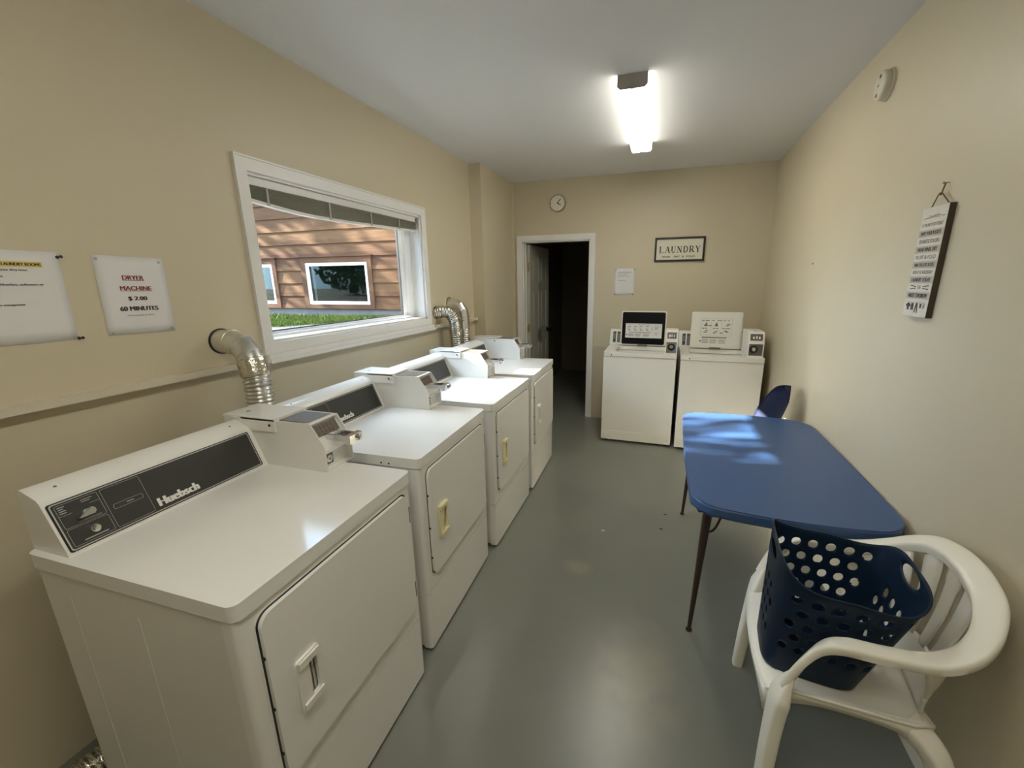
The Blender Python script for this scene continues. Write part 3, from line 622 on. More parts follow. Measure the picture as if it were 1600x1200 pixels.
def make_washer(x0, y0, wd, lidx, lid_black, coin, label):
    """coin = (x offset, width, y offset of the front, depth)"""
    cx, cy = x0+wd/2, y0+.355; d = empty('washing_machine', (cx, cy, 0)); tag(d, label, 'washing machine', 'top loading washers')
    T = Matrix.Translation((-cx, -cy, 0)); W = lambda x: x0+x; dp = .70
    MB(T).box((W(.004), y0+.006, .024), (W(wd-.004), y0+dp-.01, .871), .012, 3).build('cabinet', M['washer'], d, 40)
    MB(T).box((W(.004), y0+.002, .026), (W(wd-.004), y0+.012, .118), .003).build('base_panel', M['washer'], d, 0)
    for x in (.035, wd-.035): MB(T).lathe([(0, 0), (.005, 0), (.004, .002), (0, .0025)], (W(x), y0+.002, .07), (0, -1, 0), 10).build('screw', M['steel'], d)
    for x in (.05, wd-.05):
        for yy in (y0+.06, y0+.62): MB(T).lathe([(0, 0), (.022, 0), (.022, .012), (.012, .016), (.012, .028), (0, .028)], (W(x), yy, 0), (0, 0, 1), 14).build('foot', M['rubber'], d)
    # top with lid opening
    l0, l1, oy0, oy1 = lidx[0]-.01, lidx[1]+.012, y0+.065, y0+.44
    outer = rrect(W(0), y0, W(wd), y0+dp, .014, 5); inner = rrect(l0, oy0, l1, oy1, .03, 5)
    mb = MB(T).ring(outer, inner, (0, 0, .875), (1, 0, 0), (0, 1, 0), .040)
    for v in mb.bm.verts: pass
    es = [e for e in mb.bm.edges if len(e.link_faces) == 2 and e.calc_face_angle(0) > R(60)]
    bmesh.ops.bevel(mb.bm, geom=es, offset=.03, segments=3, affect='EDGES', clamp_overlap=True)
    mb.build('top', M['washer'], d, 50)
    MB(T).lathe([(.006, 0), (.006, .002), (.003, .003), (0, .003)], (W(.078), y0, .890), (0, -1, 0), 12).build('lid_bumper', M['black'], d)
    tubc = ((l0+l1)/2, (oy0+oy1)/2)
    MB(T).lathe([(.185, .872), (.18, .80), (.17, .60), (0, .60)], (tubc[0], tubc[1], 0), (0, 0, 1), 32).build('tub', M['steel'], d)
    # lid, standing open and leaning back a little
    lm = T @ Matrix.Translation(((lidx[0]+lidx[1])/2, oy1-.01, .928)) @ Matrix.Rotation(R(-8), 4, 'X')
    hw, lh = (lidx[1]-lidx[0])/2, .352; F = frame((0, 0, 0), (1, 0, 0), (0, 0, 1))
    lid = MB(lm).prism(rrect(-hw, 0, hw, lh, .014), (0, .022, 0), (1, 0, 0), (0, 0, 1), .022, .005, 3, ang=60).build('lid', M['washer'], d, 50)
    MB(lm).prism(rrect(-hw+.012, .010, hw-.012, lh-.014, .014), (0, .001, 0), (1, 0, 0), (0, 0, 1), .007, .003, 2, ang=60).build('lid_lining', M['black_gloss'] if lid_black else M['washer'], lid, 50)
    if lid_black:
        MB(lm).box((-hw+.03, -.0075, lh*.60), (hw-.03, -.006, lh*.604)).build('lining_groove', M['black'], lid, 0)
    FL = lm @ frame((0, -.0062, 0), (1, 0, 0), (0, 0, 1))
    if lid_black:
        u0, v0, u1, v1 = -hw+.048, .075, hw-.040, .222
        MB(FL).box((u0, v0, 0), (u1, v1, .0004)).build('instruction_label', M['paper'], lid, 0)
    else: u0, v0, u1, v1 = -hw+.088, .045, hw-.092, .285
    mb = MB(); instruction(mb, FL, u0, v0, u1, v1, not lid_black); mb.build('instruction_print', M['grey_ink'], lid, 0)
    MB(lm).box((-.05, -.004, -.012), (.05, .014, .008), .004).build('hinge', M['dark_steel'], lid, 0)
    # console along the back
    ky = y0+.535
    con = MB(T).prism([(ky, .914), (ky+.045, 1.062), (ky+.06, 1.07), (ky+.150, 1.07), (ky+.155, .914)], (W(-.012), 0, 0), (0, 1, 0), (0, 0, 1), wd-.03, .005, 2, ang=20).build('console', M['washer'], d, 40)
    FC = T @ frame((W(0), ky, .914), (1, 0, 0), (0, .045, .148))
    MB(FC).box((.022, .020, .0005), (wd-.17, .140, .002)).build('fascia', M['dark_steel'], con, 0)
    MB(FC).box((.022, .122, .002), (wd-.17, .132, .0028)).build('fascia_stripe', M['black'], con, 0)
    MB(FC).box((.055, .004, .002), (.066, .150, .010), .002).build('divider', M['washer'], con, 0)
    MB(FC).lathe([(.011, .001), (.011, .012), (.008, .016), (0, .016)], (.040, .045, 0), (0, 0, 1), 16).build('dial', M['black'], con)
    # coin meter
    px, pw, py, pd = coin; xa, xb = W(px), W(px+pw); ya = y0+py
    pr_ = [(ya, .915), (ya, 1.040), (ya+.012, 1.055), (ya+.030, 1.122), (ya+.045, 1.132), (ya+pd, 1.132), (ya+pd, .915)]
    cm = MB(T).prism(pr_, (xa, 0, 0), (0, 1, 0), (0, 0, 1), pw, .005, 2, ang=30).build('coin_box', M['washer'], d, 40)
    FD = T @ frame((xa, ya+.012, 1.055), (1, 0, 0), (0, .018, .067))
    MB(FD).box((pw*.12, .004, .0004), (pw*.88, .062, .003), .001).build('price_plate', M['dark_steel'], cm, 0)
    mb = MB(FD)
    for k in range(3): mb.box((pw*(.28+.18*k), .018, .003), (pw*(.38+.18*k), .040+.006*(k == 1), .005), .001)
    mb.build('coin_slots', M['chrome'], cm, 0)
    MB(T).box((xa+pw*.08, ya-.002, .928), (xb-pw*.08, ya+.001, 1.030), .001).build('lock_plate', M['chrome'] if lid_black else M['dark_steel'], cm, 0)
    kx = xa+pw*(.5 if lid_black else .36)
    MB(T).lathe([(.033, 0), (.033, .006), (.030, .008), (.017, .008)], (kx, ya-.002, .984), (0, -1, 0), 24).build('lock_ring', M['black'], cm)
    MB(T).lathe([(.017, 0), (.017, .010), (.010, .011), (.010, .009), (.004, .009), (.004, .006), (0, .006)], (kx, ya-.002, .984), (0, -1, 0), 20).build('lock', M['chrome'], cm)
    MB(T).lathe([(.013, 0), (.013, .006), (.008, .011), (0, .012)], (xa+pw*.5, ya+.09, 1.131), (0, 0, 1), 16).build('coin_button', M['washer'], cm)
    return d
make_washer(-.558, 3.999, .676, (-.445, .006), True, (.566, .106, .006, .24), 'white washer beside the doorway, with a black lid lining standing open')
make_washer(.147, 3.971, .688, (.240, .700), False, (.553, .128, .075, .32), 'white washer in the right corner, with a white open lid bearing instructions')

# ------------------------------------------------------------------ blue covered table
TX, TY, TZ = .518, 2.262, .710
tb = empty('table', (TX, TY, 0)); tag(tb, 'table with a blue vinyl cover on dark tapered legs', 'table')
def table_outline(hx, hy, r, bx, by, n=10):
    out = []
    cs = ((hx-r, hy-r, 0), (-hx+r, hy-r, 90), (-hx+r, -hy+r, 180), (hx-r, -hy+r, 270))
    for i, (cx, cy, a0) in enumerate(cs):
        for k in range(n+1): a = R(a0+90*k/n); out.append((cx+r*math.cos(a), cy+r*math.sin(a)))
        nx = cs[(i+1) % 4]; p, q_ = out[-1], (nx[0]+r*math.cos(R(nx[2])), nx[1]+r*math.sin(R(nx[2])))
        for k in range(1, 12): f = k/12; out.append((p[0]+(q_[0]-p[0])*f, p[1]+(q_[1]-p[1])*f))
    return [(x*(1+bx*(1-(y/hy)**2)), y*(1+by*(1-(x/hx)**2))) for x, y in out]
ol = table_outline(.366, .622, .105, .03, .065)
MB().prism(ol, (0, 0, TZ-.034), (1, 0, 0), (0, 1, 0), .034, .006, 3, ang=60).build('tabletop', M['blue'], tb, 50)
# folded edge of the cover, gathered at the corners
mb = MB(); rows = []; rnd = random.Random(3); n = len(ol)
for k in range(5):
    row = []
    for i, (x, y) in enumerate(ol):
        corner = abs(x) > .29 and abs(y) > .53
        g = (.0045*math.sin(i*2.6)+.002 if corner else .0006*math.sin(i*.9)) * (k/4)
        L = math.hypot(x, y); zz = TZ-.004-.040*k/4*(1.10+.12*math.sin(i*1.7) if corner else 1)
        row.append((x*(1+(.0015+g)/L), y*(1+(.0015+g)/L), zz))
    rows.append(row)
mb.grid(rows, close_u=True)
ov = mb.build('cover_hem', M['blue'], tb, 60, True)
md = ov.modifiers.new('thickness', 'SOLIDIFY'); md.thickness = .0012
apr = [(x*.90, y*.92) for x, y in ol]
MB().ring([(x*.86, y*.89) for x, y in ol], [(x*.83, y*.865) for x, y in ol], (0, 0, TZ-.072), (1, 0, 0), (0, 1, 0), .040).build('apron', M['leg'], tb, 0)
for sx in (-1, 1):
    for sy in (-1, 1):
        foot = Vector((sx*.322, sy*.518, 0)); topp = Vector((sx*.288, sy*.500, TZ-.036))
        pts = [foot.lerp(topp, k/10) for k in range(11)]
        lg = MB().tube(pts, lambda t: .0085+.0125*t, 16).build('leg', M['leg'], tb)
        MB().lathe([(0, 0), (.014, 0), (.015, .004), (.012, .010), (.009, .016), (0, .016)], foot, (0, 0, 1), 16).build('glide', M['leg'], lg)
        a = foot.lerp(topp, .775); b_ = Vector((sx*.185, topp.y, TZ-.040))
        MB().tube(catmull([a, a+Vector((-sx*.022, 0, -.004)), a+Vector((-sx*.042, 0, .022)), a.lerp(b_, .62)+Vector((0, 0, .006)), b_], 8), .0052, 8).build('brace', M['leg'], lg)

# ------------------------------------------------------------------ navy shell chair behind the table
nc = empty('chair', (.565, 3.065, 0), R(190)); tag(nc, 'navy moulded shell chair against the wall beyond the blue table', 'chair')
# local +x is the way the chair faces
def shell(u, v):
    """u across -1..1, v from seat front 0 to back top 1"""
    prof = [(.22, .445), (.19, .455), (.10, .45), (0, .44), (-.09, .44), (-.125, .465), (-.145, .52), (-.165, .60), (-.20, .70), (-.245, .80), (-.268, .885)]
    t = v*(len(prof)-1); i = min(int(t), len(prof)-2); f = t-i
    x = prof[i][0]+(prof[i+1][0]-prof[i][0])*f; z = prof[i][1]+(prof[i+1][1]-prof[i][1])*f
    hw = .178
    if v > .58: q = (v-.58)/.42; hw *= math.sqrt(max(.0, 1-q**3.6*.99))
    if v < .12: hw *= .88+.12*(v/.12)
    y = hw*u; bend = u*u
    if v > .45: x += .045*bend*min(1, (v-.45)*4)
    else: z += .022*bend
    return (x, y, z)
mb = MB().grid([[shell(-1+2*j/16, i/40) for j in range(17)] for i in range(41)])
sh = mb.build('shell', M['navy_chair'], nc, 60, True); md = sh.modifiers.new('thickness', 'SOLIDIFY'); md.thickness = .007
for sx in (-1, 1):
    for sy in (-1, 1):
        MB().tube(catmull([(sx*.19-.01, sy*.19, 0), (sx*.15-.005, sy*.15, .22), (sx*.11, sy*.11, .415), (sx*.02, sy*.10, .432)], 6), .0095, 10).build('leg', M['chrome'], nc)

# ------------------------------------------------------------------ white resin armchair
wc = empty('armchair', (.607, 1.325, 0), R(-3)); tag(wc, 'white plastic armchair holding the navy laundry basket', 'chair')
wT = Matrix.Translation((-.60, -1.325, 0)); CY = 1.325
half = [(.392, -.238, .485), (.408, -.239, .535), (.430, -.241, .590), (.460, -.243, .640), (.505, -.245, .661), (.58, -.246, .664), (.675, -.246, .674), (.742, -.232, .704), (.787, -.196, .748), (.815, -.134, .788), (.826, -.06, .808)]
ringp = [(x, CY+y, z) for x, y, z in half] + [(.828, CY, .812)] + [(x, CY-y, z) for x, y, z in half[::-1]]
rp = catmull(ringp, 7); nR = len(rp)
# sweep a flat rounded band: wide across (horizontal), thin in height
mb = MB(wT); rings = []
for i, p in enumerate(rp):
    f = i/(nR-1); tdir = (rp[min(i+1, nR-1)]-rp[max(i-1, 0)]).normalized()
    ctr = Vector((.60, CY, p.z)); out = (p-ctr); out.z = 0; out = out - tdir*out.dot(tdir); out.normalize()
    nrm = tdir.cross(out).normalized()
    if nrm.z < 0: nrm = -nrm
    back = max(0, 1-abs(f-.5)/.27); bw = .023+.010*min(1, back*1.6); th = .0095+.004*back
    if back > 0: out = (out + Vector((0, 0, .35*min(1, back*1.5)))).normalized(); nrm = (nrm - out*nrm.dot(out)).normalized()
    sec = []
    for k in range(16):
        a = 2*math.pi*k/16; c, s_ = math.cos(a), math.sin(a); c = math.copysign(abs(c)**.6, c); s_ = math.copysign(abs(s_)**.6, s_)
        sec.append(p + out*bw*c + nrm*th*s_ + (Vector((0, 0, -.012)) if math.sin(a) < -.3 and (abs(c) > .8) else Vector((0, 0, 0))))
    rings.append(sec)
mb.grid(rings, close_u=True)
mb.bm.verts.ensure_lookup_table(); mb.bm.faces.new([mb.bm.verts[k] for k in range(16)]); mb.bm.faces.new([mb.bm.verts[len(mb.bm.verts)-16+k] for k in range(16)])
mb.build('arm_ring', M['chair_white'], wc, 50)
# seat: dished plate with a rolled rim
def seat_pt(u, v, dz=0):
    x = .352+.40*v; hw = .222-.022*v - .05*max(0, abs(v-.5)*2-.75)*1.2; 
    y = CY + hw*u; z = .432 - .018*v + .016*abs(u)**4 - .012*(1-u*u)*math.sin(math.pi*v) - (.030*max(0, .13-v)/.13)**1
    x -= .018*(1-u*u)*max(0, 1-v*3)
    return (x, y, z+dz)
mb = MB(wT).grid([[seat_pt(-1+2*j/20, i/24) for j in range(21)] for i in range(25)])
st = mb.build('seat', M['chair_white'], wc, 60); md = st.modifiers.new('thickness', 'SOLIDIFY'); md.thickness = .008; md.offset = -1
# apron under the seat rim
mb = MB(wT)
def apron_line(pts, h0, h1):
    mb.grid([[(p[0], p[1], p[2]) for p in pts], [(p[0], p[1], p[2]-h) for p, h in zip(pts, h1)]])
N = 20
for sgn in (-1, 1):
    pts = [Vector(seat_pt(sgn, i/N)) for i in range(N+1)]; apron_line(pts, 0, [.030+.055*(abs(i/N-.5)*2)**3 for i in range(N+1)])
pts = [Vector(seat_pt(-1+2*i/N, 0)) for i in range(N+1)]; apron_line(pts, 0, [.018+.06*(abs(i/N-.5)*2)**4 for i in range(N+1)])
pts = [Vector(seat_pt(-1+2*i/N, 1)) for i in range(N+1)]; apron_line(pts, 0, [.03+.05*(abs(i/N-.5)*2)**4 for i in range(N+1)])
ap = mb.build('seat_apron', M['chair_white'], wc, 60); md = ap.modifiers.new('thickness', 'SOLIDIFY'); md.thickness = .006
# fan back: solid lower shell and seven slats
def back_pt(u, v):
    """u -1..1 across, v 0 seat .. 1 ring"""
    f = .5 + u*.235; p = rp[int(round(f*(nR-1)))]
    b = Vector((.752 - .012*abs(u), CY + .150*u, .418)); t = p - Vector((.012, 0, .004)); q = b.lerp(t, v)
    q.x += .018*math.sin(math.pi*v)*(1-abs(u)*.5)
    return q
mb = MB(wT).grid([[back_pt(-1+2*j/24, i/8*.30) for j in range(25)] for i in range(9)])
bs = mb.build('back_shell', M['chair_white'], wc, 60); md = bs.modifiers.new('thickness', 'SOLIDIFY'); md.thickness = .006
for k in range(7):
    uc = -0.88+1.76*k/6
    rows = []
    for i in range(15):
        v = .27+.73*i/14; hwid = .082+.028*(v-.3)
        rows.append([back_pt(uc+dx*hwid, v)+Vector((.004*(1-dx*dx)*-1, 0, 0)) for dx in (-1, -.5, 0, .5, 1)])
    s_ = MB(wT).grid(rows).build('slat', M['chair_white'], wc, 60); md = s_.modifiers.new('thickness', 'SOLIDIFY'); md.thickness = .006
# legs: tapered channel legs splayed outwards
def leg(top, bot, w0, w1, dirx, diry):
    mb = MB(wT); top, bot = Vector(top), Vector(bot); rows = []
    for i in range(13):
        t = i/12; p = top.lerp(bot, t) ; wd = w0+(w1-w0)*t**.75; th = .010
        # L-shaped section: one flange along x, one along y
        sec = [(0, 0), (wd*dirx, 0), (wd*dirx, th*diry), (th*dirx, th*diry), (th*dirx, wd*diry), (0, wd*diry)]
        rows.append([(p.x+a, p.y+b, p.z) for a, b in sec])
    mb.grid(rows, close_u=True)
    mb.bm.verts.ensure_lookup_table(); mb.bm.faces.new([mb.bm.verts[k] for k in range(6)]); mb.bm.faces.new([mb.bm.verts[12*6+k] for k in range(6)])
    es = [e for e in mb.bm.edges if len(e.link_faces) == 2 and e.calc_face_angle(0) > R(40)]
    bmesh.ops.bevel(mb.bm, geom=es, offset=.003, segments=2, affect='EDGES', clamp_overlap=True)
    return mb.build('leg', M['chair_white'], wc, 50)
for s in (-1, 1):
    # front leg: flows out of the arm, broad at seat height, tapering to the floor
    path = catmull([(.402, CY+s*.239, .515), (.390, CY+s*.238, .468), (.381, CY+s*.238, .41), (.374, CY+s*.247, .32), (.367, CY+s*.262, .18), (.362, CY+s*.286, 0)], 5)
    wid = lambda t: (.0065+.0155*min(1, t*3)-.004*max(0, t-.5), .016+.028*min(1, max(0, t*3.2))-.030*max(0, t-.28))
    MB(wT).tube(path, wid, 20, squash=.55, upv=(1, 0, 0)).build('leg', M['chair_white'], wc, 60)
    path = catmull([(.70, CY+s*.160, .398), (.742, CY+s*.198, .372), (.768, CY+s*.215, .32), (.795, CY+s*.23, .18), (.820, CY+s*.248, 0)], 6)
    MB(wT).tube(path, lambda t: (.034-.018*t, .038-.018*t), 20, squash=.55, upv=(1, 0, 0)).build('leg', M['chair_white'], wc, 60)

# ------------------------------------------------------------------ navy laundry basket in the armchair
BX, BY, BZ, BR = .538, 1.292, .426, R(-5)
bk = empty('laundry_basket', (BX, BY, BZ), BR); tag(bk, 'navy flexible laundry basket with round holes, standing in the white armchair', 'basket')
NU, NV = 192, 60
def basket_pt(s, v):
    """s 0..1 round, v 0 bottom..1 rim"""
    a = 2*math.pi*s; ex = .48
    c, sn = math.cos(a), math.sin(a); cx_ = math.copysign(abs(c)**ex, c); sy_ = math.copysign(abs(sn)**ex, sn)
    hx = .126+.046*v; hy = .115+.056*v
    end = abs(c)**2.2                                        # 1 at the two handle ends
    hgt = .330+.060*end
    hgt -= .022*max(0, cx_)
    return Vector((hx*cx_ - .052*(1-v), hy*sy_, hgt*v))
import numpy as _np
# arc-length lookup at the rim so that holes keep their spacing
S = [i/2000 for i in range(2001)]; Ls = [0]
for a, b in zip(S, S[1:]): Ls.append(Ls[-1]+(basket_pt(b, .7)-basket_pt(a, .7)).length)
per = Ls[-1]
def s_at(frac): return float(_np.interp(frac*per, Ls, S))
HN = 0
holes = []                                                    # (perimeter coordinate, height, radius u, radius v)
for sc, cnt in ((0, 4), (.25, 6), (.5, 4), (.75, 6)):
    for row in range(5):
        for k in range(cnt - (row % 2)):
            off = (k-(cnt-1-(row % 2))/2)*.047
            hz = .105+.046*row
            if sc in (0, .5) and hz > .25: continue
            holes.append(((sc*per+off) % per, hz, .0135, .0135))
holes += [(0, .342, .050, .020), (.5*per, .342, .050, .020)]   # hand grips
bm = bmesh.new(); grid = {}
def bverts(i, j):
    k = (i % NU, j)
    if k not in grid: grid[k] = bm.verts.new(basket_pt(s_at((i % NU)/NU), j/NV))
    return grid[k]
for i in range(NU):
    for j in range(NV): bm.faces.new((bverts(i, j), bverts(i+1, j), bverts(i+1, j+1), bverts(i, j+1)))
# snap nearby vertices on to the hole outlines, then remove faces inside
kill = []
for (hu, hz, ru, rv) in holes:
    near = []
    for (i, j), v in grid.items():
        du = (i/NU*per-hu+per/2) % per-per/2; dv = v.co.z-hz; q = math.hypot(du/ru, dv/rv)
        near.append((q, i, j, v, du, dv))
    for q, i, j, v, du, dv in near:
        if .70 < q < 1.30 and q > 0:
            du2, dv2 = du/q, dv/q; nz = hz+dv2; nu = ((hu+du2) % per)/per; s0 = s_at(nu); hgt = basket_pt(s0, 1).z
            v.co = basket_pt(s0, nz/hgt)
    inside = {id(v) for q, i, j, v, du, dv in near if q <= .70}
    onrim = {id(v) for q, i, j, v, du, dv in near if q < 1.30}
    for q, i, j, v, du, dv in near:
        if q < 1.3:
            for f in v.link_faces:
                if all(id(x) in onrim for x in f.verts):
                    c = f.calc_center_median()
                    kill.append(f)
bmesh.ops.delete(bm, geom=list(set(kill)), context='FACES')
for v in [v for v in bm.verts if not v.link_faces]: bm.verts.remove(v)
bmesh.ops.recalc_face_normals(bm, faces=bm.faces[:])
me = bpy.data.meshes.new('body'); bm.to_mesh(me); bm.free(); me.materials.append(M['navy']); me.polygons.foreach_set('use_smooth', [True]*len(me.polygons))
bo_ = bpy.data.objects.new('body', me); C.objects.link(bo_); bo_.parent = bk
md = bo_.modifiers.new('thickness', 'SOLIDIFY'); md.thickness = .0028
MB().prism([tuple(basket_pt(s_at(i/64), 0).xy) for i in range(64)], (0, 0, 0), (1, 0, 0), (0, 1, 0), .004).build('base', M['navy'], bk, 0)
rimp = [basket_pt(s_at(i/128), 1) for i in range(129)]
MB().tube(rimp, .0032, 8, caps=False).build('rim', M['navy'], bk)

# ------------------------------------------------------------------ notices on the walls
def sheet(name, label, cat, O, U, V, wd, ht, material, curl=.0012, group=None):
    """paper standing in frame O(lower left), U, V; returns thing and the frame of its face (thing-local)"""
    U, V = Vector(U).normalized(), Vector(V).normalized(); O = Vector(O); ctr = O+U*wd/2+V*ht/2; th = empty(name, ctr); tag(th, label, cat, group)
    F = frame(O-ctr, U, V); N = U.cross(V)
    mb = MB(F); rows = []
    for i in range(9):
        row = []
        for j in range(9):
            a, b = j/8, i/8; ed = (abs(a-.5)*2)**3*abs(math.sin(b*math.pi))+ (abs(b-.5)*2)**4*.6*abs(math.sin(a*math.pi))
            row.append((a*wd, b*ht, .0012+curl*ed))
        rows.append(row)
    mb.grid(rows); s = mb.build('sheet', material, th, 60); md = s.modifiers.new('thickness', 'SOLIDIFY'); md.thickness = .0004; md.offset = -1
    return th, F
def pin(label, P, N, material, r=.005, long_=False):
    P, N = Vector(P), Vector(N); p = empty('push_pin' if long_ else 'thumbtack', P); tag(p, label, 'pin')
    if long_:
        mb = MB(); A = (N+Vector((0, .25, .1))).normalized()
        mb.lathe([(.0006, 0), (.0006, .006), (.005, .006), (.005, .0075), (.0028, .009), (.0025, .017), (.0048, .0195), (.0048, .021), (0, .0215)], (0, 0, 0), A, 14); mb.build('head', material, p)
    else: MB().lathe([(r, 0), (r*.9, .0012), (r*.5, .0024), (0, .0028)], (0, 0, .0), N, 14).build('head', material, p)
FACE = .0020
# price notice
U, V, N = (0, 1, 0), (0, 0, 1), Vector((1, 0, 0)); ang = R(-1.2)
U1 = Vector((0, math.cos(ang), math.sin(ang))); V1 = Vector((0, -math.sin(ang), math.cos(ang))); O1 = Vector((XL, .922, 1.408)); PW, PH = .211, .273
pn, F = sheet('notice', 'laminated dryer price notice printed in red and black', 'notice', O1, U1, V1, PW, PH, M['lamin'])
F1 = F @ Matrix.Translation((0, 0, FACE)); cx = PW*.50
mr = MB(); fit_text(mr, 'DRYER', F1, cx, .200, .066, .0150, offset=.042); fit_text(mr, 'MACHINE', F1, cx+.003, .163, .097, .0150, offset=.042)
mr.box((cx-.033, .1895, 0), (cx+.033, .1910, .0003), T=F1).box((cx-.0455, .1525, 0), (cx+.0515, .1540, .0003), T=F1)
mr.build('red_heading', M['red_ink'], pn, 0)
mr = MB(); fit_text(mr, '$ 2.00', F1, cx+.002, .126, .060, .0160, offset=.055); fit_text(mr, '60 MINUTES', F1, cx+.002, .091, .120, .0155, offset=.055); fit_text(mr, 'COIN CHANGER @ OFFICE', F1, cx+.002, .066, .084, .0052, offset=.008)
mr.build('printed_text', M['dark_ink'], pn, 0)
for lbl, a, b in (('upper left', .010, PH-.012), ('upper right', PW-.014, PH-.014), ('lower left', .012, .010), ('lower right', PW-.010, .012)):
    pin('steel tack in the %s corner of the dryer price notice' % lbl, O1+U1*a+V1*b+N*.0025, N, M['steel'])
# rules notice, cut by the photo's edge
ang = R(-.6); U2 = Vector((0, math.cos(ang), math.sin(ang))); V2 = Vector((0, -math.sin(ang), math.cos(ang))); PW2, PH2 = .216, .276; O2 = Vector((XL, .841-PW2, 1.409))
rn, F = sheet('notice', 'white paper with a yellow highlighted heading, left of the price notice', 'notice', O2, U2, V2, PW2, PH2, M['paper'], curl=.0016)
F2 = F @ Matrix.Translation((0, 0, FACE+.0005))
MB().box((.012, .228, -.0001), (PW2-.041, .244, .0001), T=F2).build('highlight', M['yellow_ink'], rn, 0)
mr = MB(); fit_text(mr, 'RULES FOR OUR LAUNDRY ROOMS', F2, .093, .236, .158, .0085, offset=.05); mr.build('heading', M['dark_ink'], rn, 0)
mr = MB()
for txt, x0, x1, v in (('Please do not leave your dirty items', .016, .140, .2185), ('in the machines', .016, .086, .201), ('Please use no bleaches, softeners or', .016, .168, .1765), ('Thank you, the management', .016, .116, .117)): fit_text(mr, txt, F2, (x0+x1)/2, v, x1-x0, .0075, offset=.06)
mr.build('printed_text', M['grey_ink'], rn, 0)
pin('black push pin at the top corner of the highlighted paper', O2+U2*(PW2-.006)+V2*(PH2-.016)+N*.003, N, M['black'], long_=True)
pin('black push pin at the bottom corner of the highlighted paper', O2+U2*(PW2-.003)+V2*.004+N*.003, N, M['black'], long_=True)
# notice on the back wall
U3, V3, N3 = Vector((1, 0, 0)), Vector((0, 0, 1)), Vector((0, -1, 0)); O3 = Vector((-.566, YB, 1.428))
bn, F = sheet('notice', 'small laminated notice on the back wall left of the framed sign', 'notice', O3, U3, V3, .217, .279, M['lamin'], curl=.003)
F3 = F @ Matrix.Translation((0, 0, FACE+.0015)); mr = MB()
for txt, x0, x1, v, hh in (('RULES FOR OUR LAUNDRY ROOMS', .035, .178, .240, .0085), ('Please do not leave your dirty items', .035, .160, .224, .006), ('in the machines', .035, .120, .213, .006), ('Please use no bleaches, softeners or', .035, .168, .199, .007), ('dyes', .035, .058, .190, .006), ('Thank you, the management', .035, .118, .153, .007)): fit_text(mr, txt, F3, (x0+x1)/2, v, x1-x0, hh, offset=.04)
mr.build('printed_text', M['grey_ink'], bn, 0)
for lbl, a, b in (('upper left', .012, .266), ('upper right', .208, .268), ('lower left', .006, .010), ('lower right', .200, .010)):
    pin('steel tack in the %s corner of the back wall notice' % lbl, O3+U3*a+V3*b+N3*.0025, N3, M['dark_steel'], r=.006)
# framed laundry sign
so = Vector((.080, YB-.001, 1.887)); sg = empty('framed_sign', so); tag(sg, 'black framed sign reading LAUNDRY on the back wall', 'sign')
FS = frame((0, 0, 0), (1, 0, 0), (0, 0, 1)); sw, sh_ = .243, .119
MB(FS).prism(rrect(-sw, -sh_, sw, sh_, .002, 2), (0, 0, 0), (1, 0, 0), (0, 1, 0), .006).build('board', M['sign_panel'], sg, 0)
MB(FS).ring([(-sw, -sh_), (sw, -sh_), (sw, sh_), (-sw, sh_)], [(-sw+.019, -sh_+.018), (sw-.019, -sh_+.018), (sw-.019, sh_-.018), (-sw+.019, sh_-.018)], (0, 0, .0), (1, 0, 0), (0, 1, 0), .019).build('frame', M['black'], sg, 0)
# serif capitals: thick and thin strokes (unit box 0..1 wide, 0..1 high)
TH, TN = .20, .075
def stroke(mb, F, p, q, wd, ox, oy, sx, sy):
    a = Vector((p[0]*sx, p[1]*sy)); b = Vector((q[0]*sx, q[1]*sy)); d = (b-a).normalized(); n = Vector((-d.y, d.x))*wd*sx*.5
    pts = [a-n, b-n, b+n, a+n]; mb.prism([(ox+t.x, oy+t.y) for t in pts], F @ Vector((0, 0, .0063)), F.to_3x3() @ Vector((1, 0, 0)), F.to_3x3() @ Vector((0, 1, 0)), .0006)
def serif(x, y, w_=.17): return ((x-w_, y), (x+w_, y), TN*1.1)
def arc(cx, cy, rx, ry, a0, a1, wd, n=8):
    P = [(cx+rx*math.cos(R(a0+(a1-a0)*k/n)), cy+ry*math.sin(R(a0+(a1-a0)*k/n))) for k in range(n+1)]; return [(P[k], P[k+1], wd) for k in range(n)]
SER = {
 'L': [((.25, 0), (.25, 1), TH), serif(.25, 1), ((.08, .03), (.85, .03), TN), ((.84, 0), (.84, .26), TN)],
 'A': [((.12, 0), (.50, 1), TN), ((.50, 1), (.86, 0), TH), ((.24, .33), (.72, .33), TN), serif(.12, .03), serif(.86, .03)],
 'U': [((.22, .28), (.22, 1), TH), ((.80, .28), (.80, 1), TN), serif(.22, .97), serif(.80, .97, .14)] + arc(.51, .30, .29, .28, 180, 360, .12),
 'N': [((.18, 0), (.18, 1), TN), ((.20, 1), (.82, 0), TH), ((.82, 0), (.82, 1), TN), serif(.16, .97, .13), serif(.18, .03, .14), serif(.82, .97, .14)],
 'D': [((.24, 0), (.24, 1), TH), ((.08, .97), (.50, .97), TN), ((.08, .03), (.50, .03), TN)] + arc(.46, .5, .40, .46, -85, 85, .17),
 'R': [((.22, 0), (.22, 1), TH), ((.06, .97), (.50, .97), TN), serif(.22, .03), ((.25, .48), (.5, .48), TN), ((.48, .48), (.88, .02), TH), serif(.88, .03, .1)] + arc(.48, .725, .27, .235, -85, 85, .16),
 'Y': [((.14, 1), (.50, .45), TH), ((.86, 1), (.50, .45), TN), ((.50, 0), (.50, .48), TH), serif(.14, .97, .15), serif(.86, .97, .14), serif(.50, .03, .17)]}
